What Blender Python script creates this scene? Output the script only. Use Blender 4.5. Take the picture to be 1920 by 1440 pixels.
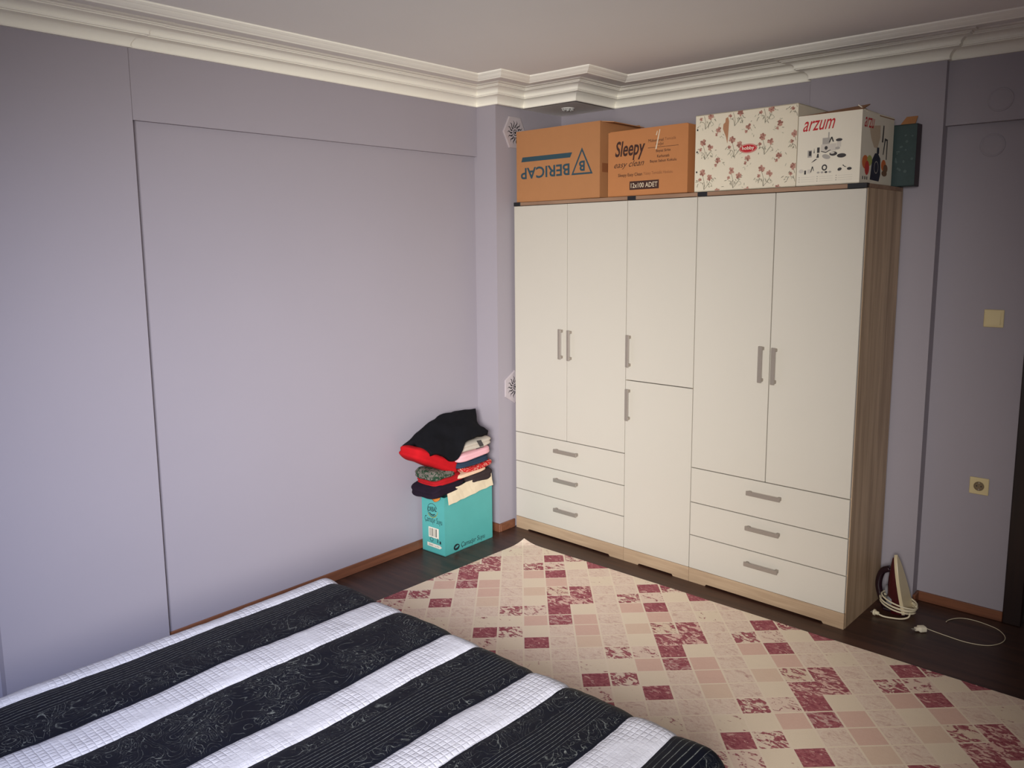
import bpy, bmesh, math, random
from mathutils import Vector, Matrix, noise

# ---------------------------------------------------------------- clear
for o in list(bpy.data.objects):
    bpy.data.objects.remove(o, do_unlink=True)
scene = bpy.context.scene
C = scene.collection

# ---------------------------------------------------------------- camera
F = 1514.756
cam_d = bpy.data.cameras.new('camera')
cam_d.sensor_width = 36.0
cam_d.sensor_fit = 'HORIZONTAL'
cam_d.lens = 36.0 * F / 1920.0
cam_d.shift_x = 7.916 / 1920.0
cam_d.shift_y = -44.21 / 1920.0
cam_d.clip_start = 0.02
cam = bpy.data.objects.new('camera', cam_d)
C.objects.link(cam)
r_ = Vector((0.74672043, 0.66508301, -0.00855547))
u_ = Vector((-0.08802629, 0.11156451, 0.98985086))
f_ = Vector((-0.65928748, 0.73838875, -0.14185229))
M = Matrix((r_, u_, -f_)).transposed().to_4x4()
M.translation = Vector((3.37554, -3.85046, 1.84261))
cam.matrix_world = M
scene.camera = cam

# ---------------------------------------------------------------- world, light, exposure
world = bpy.data.worlds.new('world')
scene.world = world
world.use_nodes = True
bg = world.node_tree.nodes['Background']
bg.inputs[0].default_value = (0.62, 0.72, 0.9, 1)
bg.inputs[1].default_value = 0.6


def area_light(name, loc, aim, sx, sy, power, col, spread=180):
    d = bpy.data.lights.new(name, 'AREA')
    d.shape = 'RECTANGLE'
    d.size, d.size_y = sx, sy
    d.energy = power
    d.color = col
    d.spread = math.radians(spread)
    o = bpy.data.objects.new(name, d)
    C.objects.link(o)
    o.location = loc
    o.rotation_euler = (Vector(aim) - Vector(loc)).to_track_quat('-Z', 'Y').to_euler()
    return o


# daylight through the window in the right wall behind the camera: warm light off the ground and houses, cooler light off the sky
area_light('window_daylight', (3.60, -4.90, 1.95), (0.32, -0.50, 0.62), 1.5, 1.30, 64, (1.0, 0.970, 0.92), 66)
area_light('window_skylight', (3.60, -4.90, 2.25), (0.0, -2.50, 0.10), 1.5, 0.50, 13, (0.30, 0.47, 1.0), 60)

vs = scene.view_settings
vs.view_transform = 'Standard'
vs.look = 'None'
vs.exposure = 0.0
vs.gamma = 1.0
vs.use_curve_mapping = False

# ---------------------------------------------------------------- helpers: materials


def lin(c):
    return tuple(((v / 12.92) if v <= 0.04045 else ((v + 0.055) / 1.055) ** 2.4) for v in [x / 255.0 for x in c])


def new_mat(name):
    m = bpy.data.materials.new(name)
    m.use_nodes = True
    nt = m.node_tree
    b = nt.nodes['Principled BSDF']
    return m, nt, b


def nd(nt, t, **kw):
    n = nt.nodes.new(t)
    for k, v in kw.items():
        setattr(n, k, v)
    return n


def math_n(nt, op, a, b=None, c=None):
    n = nd(nt, 'ShaderNodeMath', operation=op)
    for i, v in enumerate((a, b, c)):
        if v is None:
            continue
        if isinstance(v, (int, float)):
            n.inputs[i].default_value = v
        else:
            nt.links.new(v, n.inputs[i])
    return n.outputs[0]


def mix_col(nt, fac, a, b):
    n = nd(nt, 'ShaderNodeMix', data_type='RGBA')
    for sock, v in ((n.inputs[0], fac), (n.inputs[6], a), (n.inputs[7], b)):
        if isinstance(v, (int, float)):
            sock.default_value = v
        elif isinstance(v, tuple):
            sock.default_value = (*v[:3], 1)
        else:
            nt.links.new(v, sock)
    return n.outputs[2]


def noise_n(nt, vec, scale, detail=2, rough=0.5, dist=0.0):
    n = nd(nt, 'ShaderNodeTexNoise')
    if vec is not None:
        nt.links.new(vec, n.inputs['Vector'])
    n.inputs['Scale'].default_value = scale
    n.inputs['Detail'].default_value = detail
    n.inputs['Roughness'].default_value = rough
    n.inputs['Distortion'].default_value = dist
    return n.outputs['Fac']


def smooth(nt, v, a, b):
    n = nd(nt, 'ShaderNodeMapRange', interpolation_type='SMOOTHSTEP')
    nt.links.new(v, n.inputs[0])
    n.inputs[1].default_value = a
    n.inputs[2].default_value = b
    return n.outputs[0]


def bump_n(nt, b, h, strength, dist=0.002):
    n = nd(nt, 'ShaderNodeBump')
    n.inputs['Strength'].default_value = strength
    n.inputs['Distance'].default_value = dist
    nt.links.new(h, n.inputs['Height'])
    nt.links.new(n.outputs[0], b.inputs['Normal'])


def plain(name, col, rough=0.6, var=0.08, scale=30, bump=0.0, metal=0.0, coat=0.0, spec=0.5):
    m, nt, b = new_mat(name)
    tc = nd(nt, 'ShaderNodeTexCoord')
    c = lin(col)
    nz = noise_n(nt, tc.outputs['Object'], scale, 4, 0.6)
    dark = tuple(v * (1 - var) for v in c)
    light = tuple(min(1, v * (1 + var)) for v in c)
    nt.links.new(mix_col(nt, nz, dark, light), b.inputs['Base Color'])
    b.inputs['Roughness'].default_value = rough
    b.inputs['Metallic'].default_value = metal
    b.inputs['Specular IOR Level'].default_value = spec
    b.inputs['Coat Weight'].default_value = coat
    if bump:
        bump_n(nt, b, noise_n(nt, tc.outputs['Object'], scale * 6, 3, 0.6), bump)
    return m


def wood(name, c1, c2, axis='Z', scale=1.0, rough=0.45, bump=0.05):
    m, nt, b = new_mat(name)
    tc = nd(nt, 'ShaderNodeTexCoord')
    mp = nd(nt, 'ShaderNodeMapping')
    nt.links.new(tc.outputs['Object'], mp.inputs[0])
    s = [26 * scale] * 3
    s['XYZ'.index(axis)] = 1.3 * scale
    mp.inputs['Scale'].default_value = s
    n1 = noise_n(nt, mp.outputs[0], 1.0, 5, 0.6, 0.4)
    n2 = noise_n(nt, mp.outputs[0], 5.0, 3, 0.6)
    f = math_n(nt, 'ADD', math_n(nt, 'MULTIPLY', n1, 0.75), math_n(nt, 'MULTIPLY', n2, 0.25))
    nt.links.new(mix_col(nt, smooth(nt, f, 0.33, 0.67), lin(c1), lin(c2)), b.inputs['Base Color'])
    b.inputs['Roughness'].default_value = rough
    bump_n(nt, b, f, bump)
    return m


# ---------------------------------------------------------------- helpers: geometry
def bm_box(bm, x0, x1, y0, y1, z0, z1, bev=0.0, seg=1):
    r = bmesh.ops.create_cube(bm, size=1.0)
    vs_ = r['verts']
    bmesh.ops.scale(bm, vec=(x1 - x0, y1 - y0, z1 - z0), verts=vs_)
    bmesh.ops.translate(bm, vec=((x0 + x1) / 2, (y0 + y1) / 2, (z0 + z1) / 2), verts=vs_)
    if bev:
        ed = list({e for v in vs_ for e in v.link_edges})
        bmesh.ops.bevel(bm, geom=ed, offset=bev, segments=seg, profile=0.5, affect='EDGES')


def bm_tube(bm, pts, r, n=8, closed=False):
    pts = [Vector(p) for p in pts]
    rings = []
    N = len(pts)
    prev = None
    for i, p in enumerate(pts):
        if closed:
            t = (pts[(i + 1) % N] - pts[i - 1]).normalized()
        else:
            t = (pts[min(i + 1, N - 1)] - pts[max(i - 1, 0)]).normalized()
        if prev is None:
            a = t.orthogonal().normalized()
        else:
            a = (prev - t * prev.dot(t)).normalized()
        prev = a
        b = t.cross(a)
        rr = r[i] if isinstance(r, (list, tuple)) else r
        rings.append([bm.verts.new(p + (a * math.cos(k * 2 * math.pi / n) + b * math.sin(k * 2 * math.pi / n)) * rr) for k in range(n)])
    for i in range(N if closed else N - 1):
        A, B = rings[i], rings[(i + 1) % N]
        for k in range(n):
            bm.faces.new((A[k], A[(k + 1) % n], B[(k + 1) % n], B[k]))
    if not closed:
        bm.faces.new(rings[0][::-1])
        bm.faces.new(rings[-1])


def spline(pts, n=8, closed=False):
    P = [Vector(p) for p in pts]
    N = len(P)
    out = []
    for i in range(N if closed else N - 1):
        if closed:
            a, b, c, d = P[i - 1], P[i], P[(i + 1) % N], P[(i + 2) % N]
        else:
            a, b, c, d = P[max(i - 1, 0)], P[i], P[i + 1], P[min(i + 2, N - 1)]
        for k in range(n):
            t = k / n
            out.append(0.5 * ((2 * b) + (c - a) * t + (2 * a - 5 * b + 4 * c - d) * t * t + (3 * b - a - 3 * c + d) * t ** 3))
    if not closed:
        out.append(P[-1])
    return out


def bm_loft(bm, rings, caps=True):
    rs = [[bm.verts.new(p) for p in ring] for ring in rings]
    n = len(rs[0])
    for A, B in zip(rs, rs[1:]):
        for k in range(n):
            bm.faces.new((A[k], A[(k + 1) % n], B[(k + 1) % n], B[k]))
    if caps:
        bm.faces.new(rs[0][::-1])
        bm.faces.new(rs[-1])


def bm_prism(bm, poly, d0, d1, axis='y'):
    """extrude a 2D polygon (a,b) along an axis"""
    def P(a, b, d):
        return {'y': (a, d, b), 'x': (d, a, b), 'z': (a, b, d)}[axis]
    A = [bm.verts.new(P(a, b, d0)) for a, b in poly]
    B = [bm.verts.new(P(a, b, d1)) for a, b in poly]
    n = len(poly)
    for k in range(n):
        bm.faces.new((A[k], A[(k + 1) % n], B[(k + 1) % n], B[k]))
    bm.faces.new(A[::-1])
    bm.faces.new(B)


def obj(name, bm, mats, parent=None, smooth_=False, loc=None, rot=None):
    bmesh.ops.recalc_face_normals(bm, faces=bm.faces[:])
    me = bpy.data.meshes.new(name)
    bm.to_mesh(me)
    bm.free()
    if not isinstance(mats, (list, tuple)):
        mats = [mats]
    for m in mats:
        me.materials.append(m)
    if smooth_:
        for p in me.polygons:
            p.use_smooth = True
    o = bpy.data.objects.new(name, me)
    C.objects.link(o)
    if parent:
        o.parent = parent
    if loc is not None:
        o.location = loc
    if rot is not None:
        o.rotation_euler = rot
    return o


def smooth_angle(o, deg=35):
    me = o.data
    for p in me.polygons:
        p.use_smooth = True
    bm = bmesh.new()
    bm.from_mesh(me)
    for e in bm.edges:
        e.smooth = not (len(e.link_faces) == 2 and e.calc_face_angle(0) > math.radians(deg))
    bm.to_mesh(me)
    bm.free()
    return o


def box_obj(name, dims, mat, parent=None, bev=0.0, seg=1):
    bm = bmesh.new()
    bm_box(bm, *dims, bev=bev, seg=seg)
    return obj(name, bm, mat, parent)


def tag(o, label, cat, group=None):
    o['label'] = label
    o['category'] = cat
    if group:
        o['group'] = group
    return o


def thing(name, label, cat, loc=(0, 0, 0), rotz=0.0, group=None):
    o = bpy.data.objects.new(name, None)
    C.objects.link(o)
    o.empty_display_size = 0.05
    o.location = loc
    o.rotation_euler = (0, 0, rotz)
    return tag(o, label, cat, group)


def struct(o):
    o['kind'] = 'structure'
    return o


def copy_tree(o, parent=None):
    c = o.copy()
    C.objects.link(c)
    c.parent = parent
    for ch in [x for x in o.children]:
        copy_tree(ch, c)
    return c


def text_obj(body, w, h, at, face, mat, parent, name='lettering', shear=0.0, rot=0.0, bold=0.0, off=0.0008, label=None):
    """flat lettering printed on a face of a box: face 'front' (x,z at y=-off) or 'side' (y,z at x=+off)"""
    cu = bpy.data.curves.new('t', 'FONT')
    cu.body = body
    cu.shear = shear
    cu.offset = bold
    cu.resolution_u = 3
    t = bpy.data.objects.new('t', cu)
    C.objects.link(t)
    bpy.context.view_layer.update()
    me = bpy.data.meshes.new_from_object(t.evaluated_get(bpy.context.evaluated_depsgraph_get()))
    bpy.data.objects.remove(t, do_unlink=True)
    xs = [v.co.x for v in me.vertices]
    ys = [v.co.y for v in me.vertices]
    x0, x1, y0, y1 = min(xs), max(xs), min(ys), max(ys)
    ca, sa = math.cos(rot), math.sin(rot)
    for v in me.vertices:
        a = ((v.co.x - x0) / (x1 - x0) - 0.5) * w
        b = ((v.co.y - y0) / (y1 - y0) - 0.5) * h
        a, b = a * ca - b * sa, a * sa + b * ca
        if face == 'front':
            v.co = (at[0] + a, at[1] - off, at[2] + b)
        else:
            v.co = (at[0] + off, at[1] + a, at[2] + b)
    me.materials.clear()
    me.materials.append(mat)
    o = bpy.data.objects.new(name, me)
    C.objects.link(o)
    o.parent = parent
    if label:
        o['label'] = label
    return o


def flat_poly(bm, poly, at, face, off=0.0008, mi=0):
    vs_ = []
    for a, b in poly:
        if face == 'front':
            vs_.append(bm.verts.new((at[0] + a, at[1] - off, at[2] + b)))
        else:
            vs_.append(bm.verts.new((at[0] + off, at[1] + a, at[2] + b)))
    f = bm.faces.new(vs_)
    f.material_index = mi
    return f


def ell(rx, ry, cx=0, cy=0, n=20, rot=0.0):
    out = []
    for k in range(n):
        a, b = rx * math.cos(2 * math.pi * k / n), ry * math.sin(2 * math.pi * k / n)
        out.append((cx + a * math.cos(rot) - b * math.sin(rot), cy + a * math.sin(rot) + b * math.cos(rot)))
    return out


def ring_strip(bm, rx, ry, w, at, face, off, mi=0, a0=0.0, a1=2 * math.pi, n=24):
    for k in range(n):
        t0, t1 = a0 + (a1 - a0) * k / n, a0 + (a1 - a0) * (k + 1) / n
        flat_poly(bm, [(rx * math.cos(t0), ry * math.sin(t0)), (rx * math.cos(t1), ry * math.sin(t1)),
                       ((rx - w) * math.cos(t1), (ry - w) * math.sin(t1)), ((rx - w) * math.cos(t0), (ry - w) * math.sin(t0))], at, face, off, mi)


# ---------------------------------------------------------------- materials
def wall_mat(name, col):
    m, nt, b = new_mat(name)
    tc = nd(nt, 'ShaderNodeTexCoord')
    c = lin(col)
    n1 = noise_n(nt, tc.outputs['Object'], 1.2, 3, 0.5)
    nt.links.new(mix_col(nt, n1, tuple(v * 0.96 for v in c), tuple(v * 1.04 for v in c)), b.inputs['Base Color'])
    b.inputs['Roughness'].default_value = 0.75
    b.inputs['Specular IOR Level'].default_value = 0.3
    bump_n(nt, b, noise_n(nt, tc.outputs['Object'], 160, 3, 0.6), 0.12, 0.001)
    return m


M_wall = wall_mat('lavender_paint', (160, 153, 161))
M_ceil = wall_mat('ceiling_paint', (247, 244, 238))
M_plaster = plain('cornice_plaster', (250, 246, 234), 0.6, 0.02, 12)
M_base = wood('baseboard_wood', (100, 60, 42), (130, 82, 58), 'Y', 1.0, 0.4)
M_basex = wood('baseboard_wood_across', (100, 60, 42), (130, 82, 58), 'X', 1.0, 0.4)
M_doorw = wood('dark_door_wood', (24, 13, 11), (38, 21, 18), 'Z', 1.0, 0.35)
M_oak = wood('oak_veneer', (150, 124, 98), (196, 168, 138), 'Z', 0.6, 0.5)
M_oakx = wood('oak_veneer_across', (158, 132, 106), (194, 168, 138), 'X', 0.6, 0.5)
M_oakt = wood('oak_top_board', (128, 98, 78), (160, 128, 104), 'X', 0.6, 0.5)
M_white = plain('cream_white_lacquer', (200, 194, 182), 0.35, 0.015, 3)
M_metal = plain('brushed_handle_metal', (158, 148, 138), 0.4, 0.06, 60, metal=0.35)
M_black = plain('black_plastic', (30, 30, 34), 0.5, 0.1, 40)
M_card = plain('brown_cardboard', (176, 122, 78), 0.85, 0.05, 14, 0.06)
M_card2 = plain('orange_brown_cardboard', (184, 122, 74), 0.85, 0.05, 14, 0.06)
M_cardin = plain('cardboard_inside', (150, 108, 76), 0.9, 0.06, 14)
M_slate = plain('slate_print', (44, 72, 84), 0.7, 0.06, 60)
M_dkbrown = plain('dark_brown_print', (62, 34, 26), 0.7, 0.06, 60)
M_fade = plain('faded_brown_print', (134, 86, 54), 0.8, 0.06, 60)
M_palep = plain('pale_print', (214, 196, 170), 0.7, 0.04, 60)
M_boxw = plain('white_box_card', (226, 218, 200), 0.6, 0.02, 10)
M_red = plain('red_print', (186, 26, 38), 0.6, 0.04, 60)
M_grey = plain('grey_print', (166, 160, 152), 0.6, 0.06, 60)
M_dgrey = plain('dark_grey_print', (58, 54, 54), 0.6, 0.08, 60)
M_cream = plain('cream_plastic', (214, 196, 150), 0.4, 0.02, 20)
M_creamc = plain('cream_cord', (216, 204, 176), 0.5, 0.03, 60)


def floor_mat():
    m, nt, b = new_mat('dark_laminate')
    tc = nd(nt, 'ShaderNodeTexCoord')
    mp = nd(nt, 'ShaderNodeMapping')
    nt.links.new(tc.outputs['Object'], mp.inputs[0])
    mp.inputs['Scale'].default_value = (1.6, 22, 22)
    br = nd(nt, 'ShaderNodeTexBrick')
    nt.links.new(tc.outputs['Object'], br.inputs['Vector'])
    br.inputs['Scale'].default_value = 1.0
    br.inputs['Brick Width'].default_value = 1.2
    br.inputs['Row Height'].default_value = 0.12
    br.inputs['Mortar Size'].default_value = 0.0016
    br.inputs['Color1'].default_value = (0.42, 0.42, 0.42, 1)
    br.inputs['Color2'].default_value = (0.62, 0.62, 0.62, 1)
    br.inputs['Mortar'].default_value = (0.1, 0.1, 0.1, 1)
    n1 = noise_n(nt, mp.outputs[0], 1.0, 6, 0.65, 0.6)
    f = math_n(nt, 'ADD', math_n(nt, 'MULTIPLY', n1, 0.8), math_n(nt, 'MULTIPLY', br.outputs[0], 0.3))
    nt.links.new(mix_col(nt, smooth(nt, f, 0.3, 0.85), lin((38, 22, 18)), lin((84, 54, 42))), b.inputs['Base Color'])
    b.inputs['Roughness'].default_value = 0.38
    bump_n(nt, b, f, 0.05)
    return m


M_floor = floor_mat()

# ---------------------------------------------------------------- the room
ZC = 2.677      # underside of the cornice
ZT = 2.777      # ceiling
XR, YR = 3.75, -6.60
XP, XB, XCOL, XN = -0.200, -0.177, -0.172, -0.235   # left wall: panel, beam, pier, near part
YCOL, XC = -0.14, -0.02                             # corner column
YB, YP, YW, YBM = 0.505, 0.45, 0.53, 0.49           # back wall, pilaster, right part, lintel beam

box_obj('floor', (-0.5, XR + 0.3, YR - 0.3, 0.75, -0.1, 0.0), M_floor)['kind'] = 'structure'
box_obj('ceiling', (-0.5, XR + 0.3, YR - 0.3, 0.75, ZT, ZT + 0.1), M_ceil)['kind'] = 'structure'

bm = bmesh.new()
bm_box(bm, -0.40, XP, -2.30, -0.10, 0, ZT)                 # recessed panel
bm_box(bm, -0.40, XB, -2.27, YCOL, 2.383, ZT)              # beam over it
bm_box(bm, -0.40, XCOL, -2.935, -2.26, 0, ZT)              # pier
bm_box(bm, -0.40, XN, YR - 0.2, -2.90, 0, ZT)              # near part
bm_box(bm, -0.40, XC, YCOL, 0.75, 0, ZT)                   # corner column
struct(obj('wall_left', bm, M_wall))
bm = bmesh.new()
bm_box(bm, -0.10, 1.70, YB, 0.75, 0, ZT)
bm_box(bm, 1.66, 2.30, YP, 0.75, 0, ZT)
bm_box(bm, 2.28, XR + 0.2, YBM, 0.75, 2.383, ZT)
bm_box(bm, 2.28, 2.71, YW, 0.75, 0, 2.40)
bm_box(bm, 2.71, 3.55, YW, 0.75, 2.06, 2.40)
bm_box(bm, 3.55, XR + 0.2, YW, 0.75, 0, 2.40)
struct(obj('wall_back', bm, M_wall))
# right wall with the window opening, behind the camera; plain rear wall
bm = bmesh.new()
bm_box(bm, XR, XR + 0.15, YR - 0.2, -5.80, 0, ZT)
bm_box(bm, XR, XR + 0.15, -4.00, 0.75, 0, ZT)
bm_box(bm, XR, XR + 0.15, -5.80, -4.00, 0, 0.85)
bm_box(bm, XR, XR + 0.15, -5.80, -4.00, 2.62, ZT)
struct(obj('wall_right', bm, M_wall))
struct(box_obj('wall_rear', (-0.40, XR + 0.15, YR - 0.15, YR, 0, ZT), M_wall))
bm = bmesh.new()
for a in ((-5.80, -5.74, 0.85, 2.62), (-4.06, -4.00, 0.85, 2.62), (-4.93, -4.87, 0.91, 2.56), (-5.74, -4.06, 0.85, 0.91), (-5.74, -4.06, 2.56, 2.62)):
    bm_box(bm, XR + 0.06, XR + 0.12, a[0], a[1], a[2], a[3], bev=0.004)
struct(obj('window_1', bm, M_plaster))
# dropped soffit in the corner
struct(box_obj('ceiling_soffit', (XC - 0.05, 0.40, 0.10, YB + 0.05, ZC, ZT), M_ceil))

# door at the right end of the back wall
bm = bmesh.new()
bm_box(bm, 2.69, 2.77, YW - 0.02, YW + 0.10, 0, 2.10, bev=0.004)
bm_box(bm, 3.49, 3.57, YW - 0.02, YW + 0.10, 0, 2.10, bev=0.004)
bm_box(bm, 2.69, 3.57, YW - 0.02, YW + 0.10, 2.04, 2.12, bev=0.004)
dr = obj('door_1', bm, M_doorw)
struct(dr)
bm = bmesh.new()
bm_box(bm, 2.77, 3.49, YW + 0.03, YW + 0.07, 0.005, 2.04)
for zz in ((0.15, 0.85), (1.05, 1.90)):
    bm_box(bm, 2.87, 3.39, YW + 0.02, YW + 0.04, zz[0], zz[1], bev=0.008)
obj('door_leaf', bm, M_doorw, dr)


# baseboards
def baseboard(name, pieces, mat):
    bm = bmesh.new()
    for p_ in pieces:
        bm_box(bm, *p_, bev=0.003)
    return struct(obj(name, bm, mat))


baseboard('baseboard_left', [(XP, XP + 0.010, -2.26, YCOL, 0, 0.056)], M_base)
baseboard('baseboard_column', [(XP + 0.010, XC + 0.012, YCOL - 0.014, YCOL, 0, 0.055), (XC, XC + 0.012, YCOL, 0.0, 0, 0.055)], M_basex)
baseboard('baseboard_back', [(2.30, 2.69, YW - 0.014, YW, 0, 0.05), (2.30, 2.314, YP, YW, 0, 0.05)], M_basex)


# cornice: a profile swept round the room with mitred corners
def sweep(name, path, prof, mat, closed=True):
    n = len(path)
    bm = bmesh.new()
    rings = []
    for i in range(n):
        p0, p1, p2 = Vector(path[i - 1]), Vector(path[i]), Vector(path[(i + 1) % n])
        d1, d2 = (p1 - p0).normalized(), (p2 - p1).normalized()
        n1, n2 = Vector((d1.y, -d1.x)), Vector((d2.y, -d2.x))
        m_ = n1 + n2
        m_ = m_ / max(1e-6, m_.dot(n1))
        rings.append([bm.verts.new((p1.x + m_.x * o, p1.y + m_.y * o, z)) for o, z in prof])
    for i in range(n):
        A, B = rings[i], rings[(i + 1) % n]
        for k in range(len(prof) - 1):
            bm.faces.new((A[k], A[k + 1], B[k + 1], B[k]))
    o = obj(name, bm, mat)
    smooth_angle(o, 28)
    return struct(o)


def arc(p0, p1, k=5, bulge=1):
    """concave quarter curve from p0 (leaving vertically) to p1 (arriving horizontally)"""
    return [(p0[0] + (p1[0] - p0[0]) * (1 - math.cos(t)), p0[1] + (p1[1] - p0[1]) * math.sin(t)) for t in [math.pi / 2 * i / k for i in range(k + 1)]]


z = ZC
prof = [(-0.01, z), (0.012, z), (0.014, z + 0.006), (0.010, z + 0.007)] + arc((0.010, z + 0.008), (0.060, z + 0.046), 7) + \
    [(0.060, z + 0.050), (0.066, z + 0.051), (0.068, z + 0.058)] + arc((0.066, z + 0.059), (0.113, z + 0.082), 6) + \
    [(0.115, z + 0.086), (0.121, z + 0.087), (0.122, z + 0.092), (0.140, z + 0.094), (0.144, z + 0.102)]
path = [(XN, YR), (XN, -2.935), (XCOL, -2.935), (XCOL, -2.26), (XB, -2.26), (XB, YCOL), (XC + 0.015, YCOL), (XC + 0.015, 0.10), (0.40, 0.10),
        (0.40, YB), (1.66, YB), (1.66, YP), (2.30, YP), (2.30, YBM), (XR, YBM), (XR, YR)]
sweep('trim_1', path, prof, M_plaster)
mo = 0.285
prof2 = [(mo, ZT + 0.002), (mo, ZT - 0.014), (mo + 0.006, ZT - 0.024), (mo + 0.016, ZT - 0.030), (mo + 0.028, ZT - 0.030), (mo + 0.034, ZT - 0.025),
         (mo + 0.040, ZT - 0.026), (mo + 0.056, ZT - 0.018), (mo + 0.062, ZT - 0.012), (mo + 0.068, ZT - 0.013), (mo + 0.078, ZT - 0.006), (mo + 0.080, ZT + 0.002)]
path2 = [(XB, YR), (XB, YCOL), (XC + 0.015, YCOL), (XC + 0.015, 0.10), (0.40, 0.10), (0.40, YB - 0.04), (XR, YB - 0.04), (XR, YR)]
sweep('trim_2', path2, prof2, M_plaster)

# recessed spotlight in the soffit
t = thing('recessed_spotlight', 'small round recessed ceiling spotlight with glass drops in the corner soffit', 'spotlight', (0.21, 0.275, ZC))
bm = bmesh.new()
for r0, r1, z0, z1 in ((0.024, 0.042, -0.006, 0.0),):
    n = 24
    for k in range(n):
        a0, a1 = 2 * math.pi * k / n, 2 * math.pi * (k + 1) / n
        def q(r, a, zz):
            return bm.verts.new((r * math.cos(a), r * math.sin(a), zz))
        bm.faces.new((q(r0, a0, z0), q(r1 - 0.004, a0, z0), q(r1 - 0.004, a1, z0), q(r0, a1, z0)))
        bm.faces.new((q(r1 - 0.004, a0, z0), q(r1, a0, z1), q(r1, a1, z1), q(r1 - 0.004, a1, z0)))
        bm.faces.new((q(r0, a0, z0), q(r0, a1, z0), q(r0, a1, z1), q(r0, a0, z1)))
bmesh.ops.remove_doubles(bm, verts=bm.verts[:], dist=1e-5)
M_chrome = plain('white_ring_enamel', (246, 244, 238), 0.2, 0.02, 40)
M_glass, nt, b = new_mat('clear_glass')
b.inputs['Base Color'].default_value = (0.95, 0.95, 0.92, 1)
b.inputs['Roughness'].default_value = 0.05
b.inputs['Transmission Weight'].default_value = 0.6
obj('ring', bm, M_chrome, t, True)
bm = bmesh.new()
bmesh.ops.create_icosphere(bm, subdivisions=2, radius=0.016)
bmesh.ops.scale(bm, vec=(1, 1, 0.7), verts=bm.verts[:])
bmesh.ops.translate(bm, vec=(0, 0, -0.006), verts=bm.verts[:])
obj('bulb', bm, M_glass, t, True)
for k in range(8):
    bm = bmesh.new()
    a = 2 * math.pi * k / 8
    bmesh.ops.create_icosphere(bm, subdivisions=1, radius=0.006)
    bmesh.ops.translate(bm, vec=(0.030 * math.cos(a), 0.030 * math.sin(a), -0.010), verts=bm.verts[:])
    obj('glass_drop', bm, M_glass, t)


# round blanking covers, switch, socket on the right wall
def round_cover(x, y, zz, label):
    bm = bmesh.new()
    prof_ = [(0.0, 0.006), (0.040, 0.006), (0.046, 0.0035), (0.048, 0.0045), (0.052, 0.0035), (0.053, 0.0)]
    rings = [[(r * math.cos(2 * math.pi * k / 32), -d, r * math.sin(2 * math.pi * k / 32)) for k in range(32)] for r, d in prof_[1:]]
    bm_loft(bm, rings)
    o = obj('round_cover_plate', bm, M_wall, None, loc=(x, y, zz))
    smooth_angle(o, 30)
    tag(o, label, 'cover plate', 'round wall covers')


round_cover(2.522, YBM, 2.478, 'round lavender-painted cover plate on the lintel beam near the ceiling')
round_cover(2.495, YW, 2.281, 'round lavender-painted cover plate on the wall just under the lintel beam')

t = thing('light_switch', 'yellowish cream square light switch on the lavender wall by the door', 'light switch', (2.555, YW, 1.477))
box_obj('frame', (-0.042, 0.042, -0.009, 0, -0.042, 0.042), M_cream, t, 0.004, 2)
bm = bmesh.new()
bm_prism(bm, [(-0.0085, -0.029), (-0.016, -0.029), (-0.010, 0.029), (-0.0085, 0.029)], -0.029, 0.029, 'x')
obj('rocker', bm, M_cream, t)
t = thing('wall_socket', 'cream round-recess power socket low on the lavender wall by the door', 'socket', (2.547, YW, 0.656))
box_obj('frame', (-0.042, 0.042, -0.009, 0, -0.042, 0.042), M_cream, t, 0.004, 2)
bm = bmesh.new()
bm_loft(bm, [[(r * math.cos(2 * math.pi * k / 24), -d, r * math.sin(2 * math.pi * k / 24)) for k in range(24)] for r, d in ((0.023, 0.009), (0.023, 0.0115), (0.020, 0.0115), (0.0185, 0.0095))])
M_sockd = plain('socket_recess', (120, 102, 76), 0.5, 0.03, 40)
obj('socket_well', bm, M_sockd, t, False)
for s in (-1, 1):
    bm = bmesh.new()
    bm_loft(bm, [[(s * 0.0095 + 0.0032 * math.cos(2 * math.pi * k / 12), -d, 0.0032 * math.sin(2 * math.pi * k / 12)) for k in range(12)] for d in (0.0095, 0.0100)])
    obj('pin_hole', bm, M_black, t)
for s in (-1, 1):
    box_obj('earth_clip', (-0.003, 0.003, -0.0112, -0.0094, s * 0.0165 - 0.003, s * 0.0165 + 0.003), M_metal, t)

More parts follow.
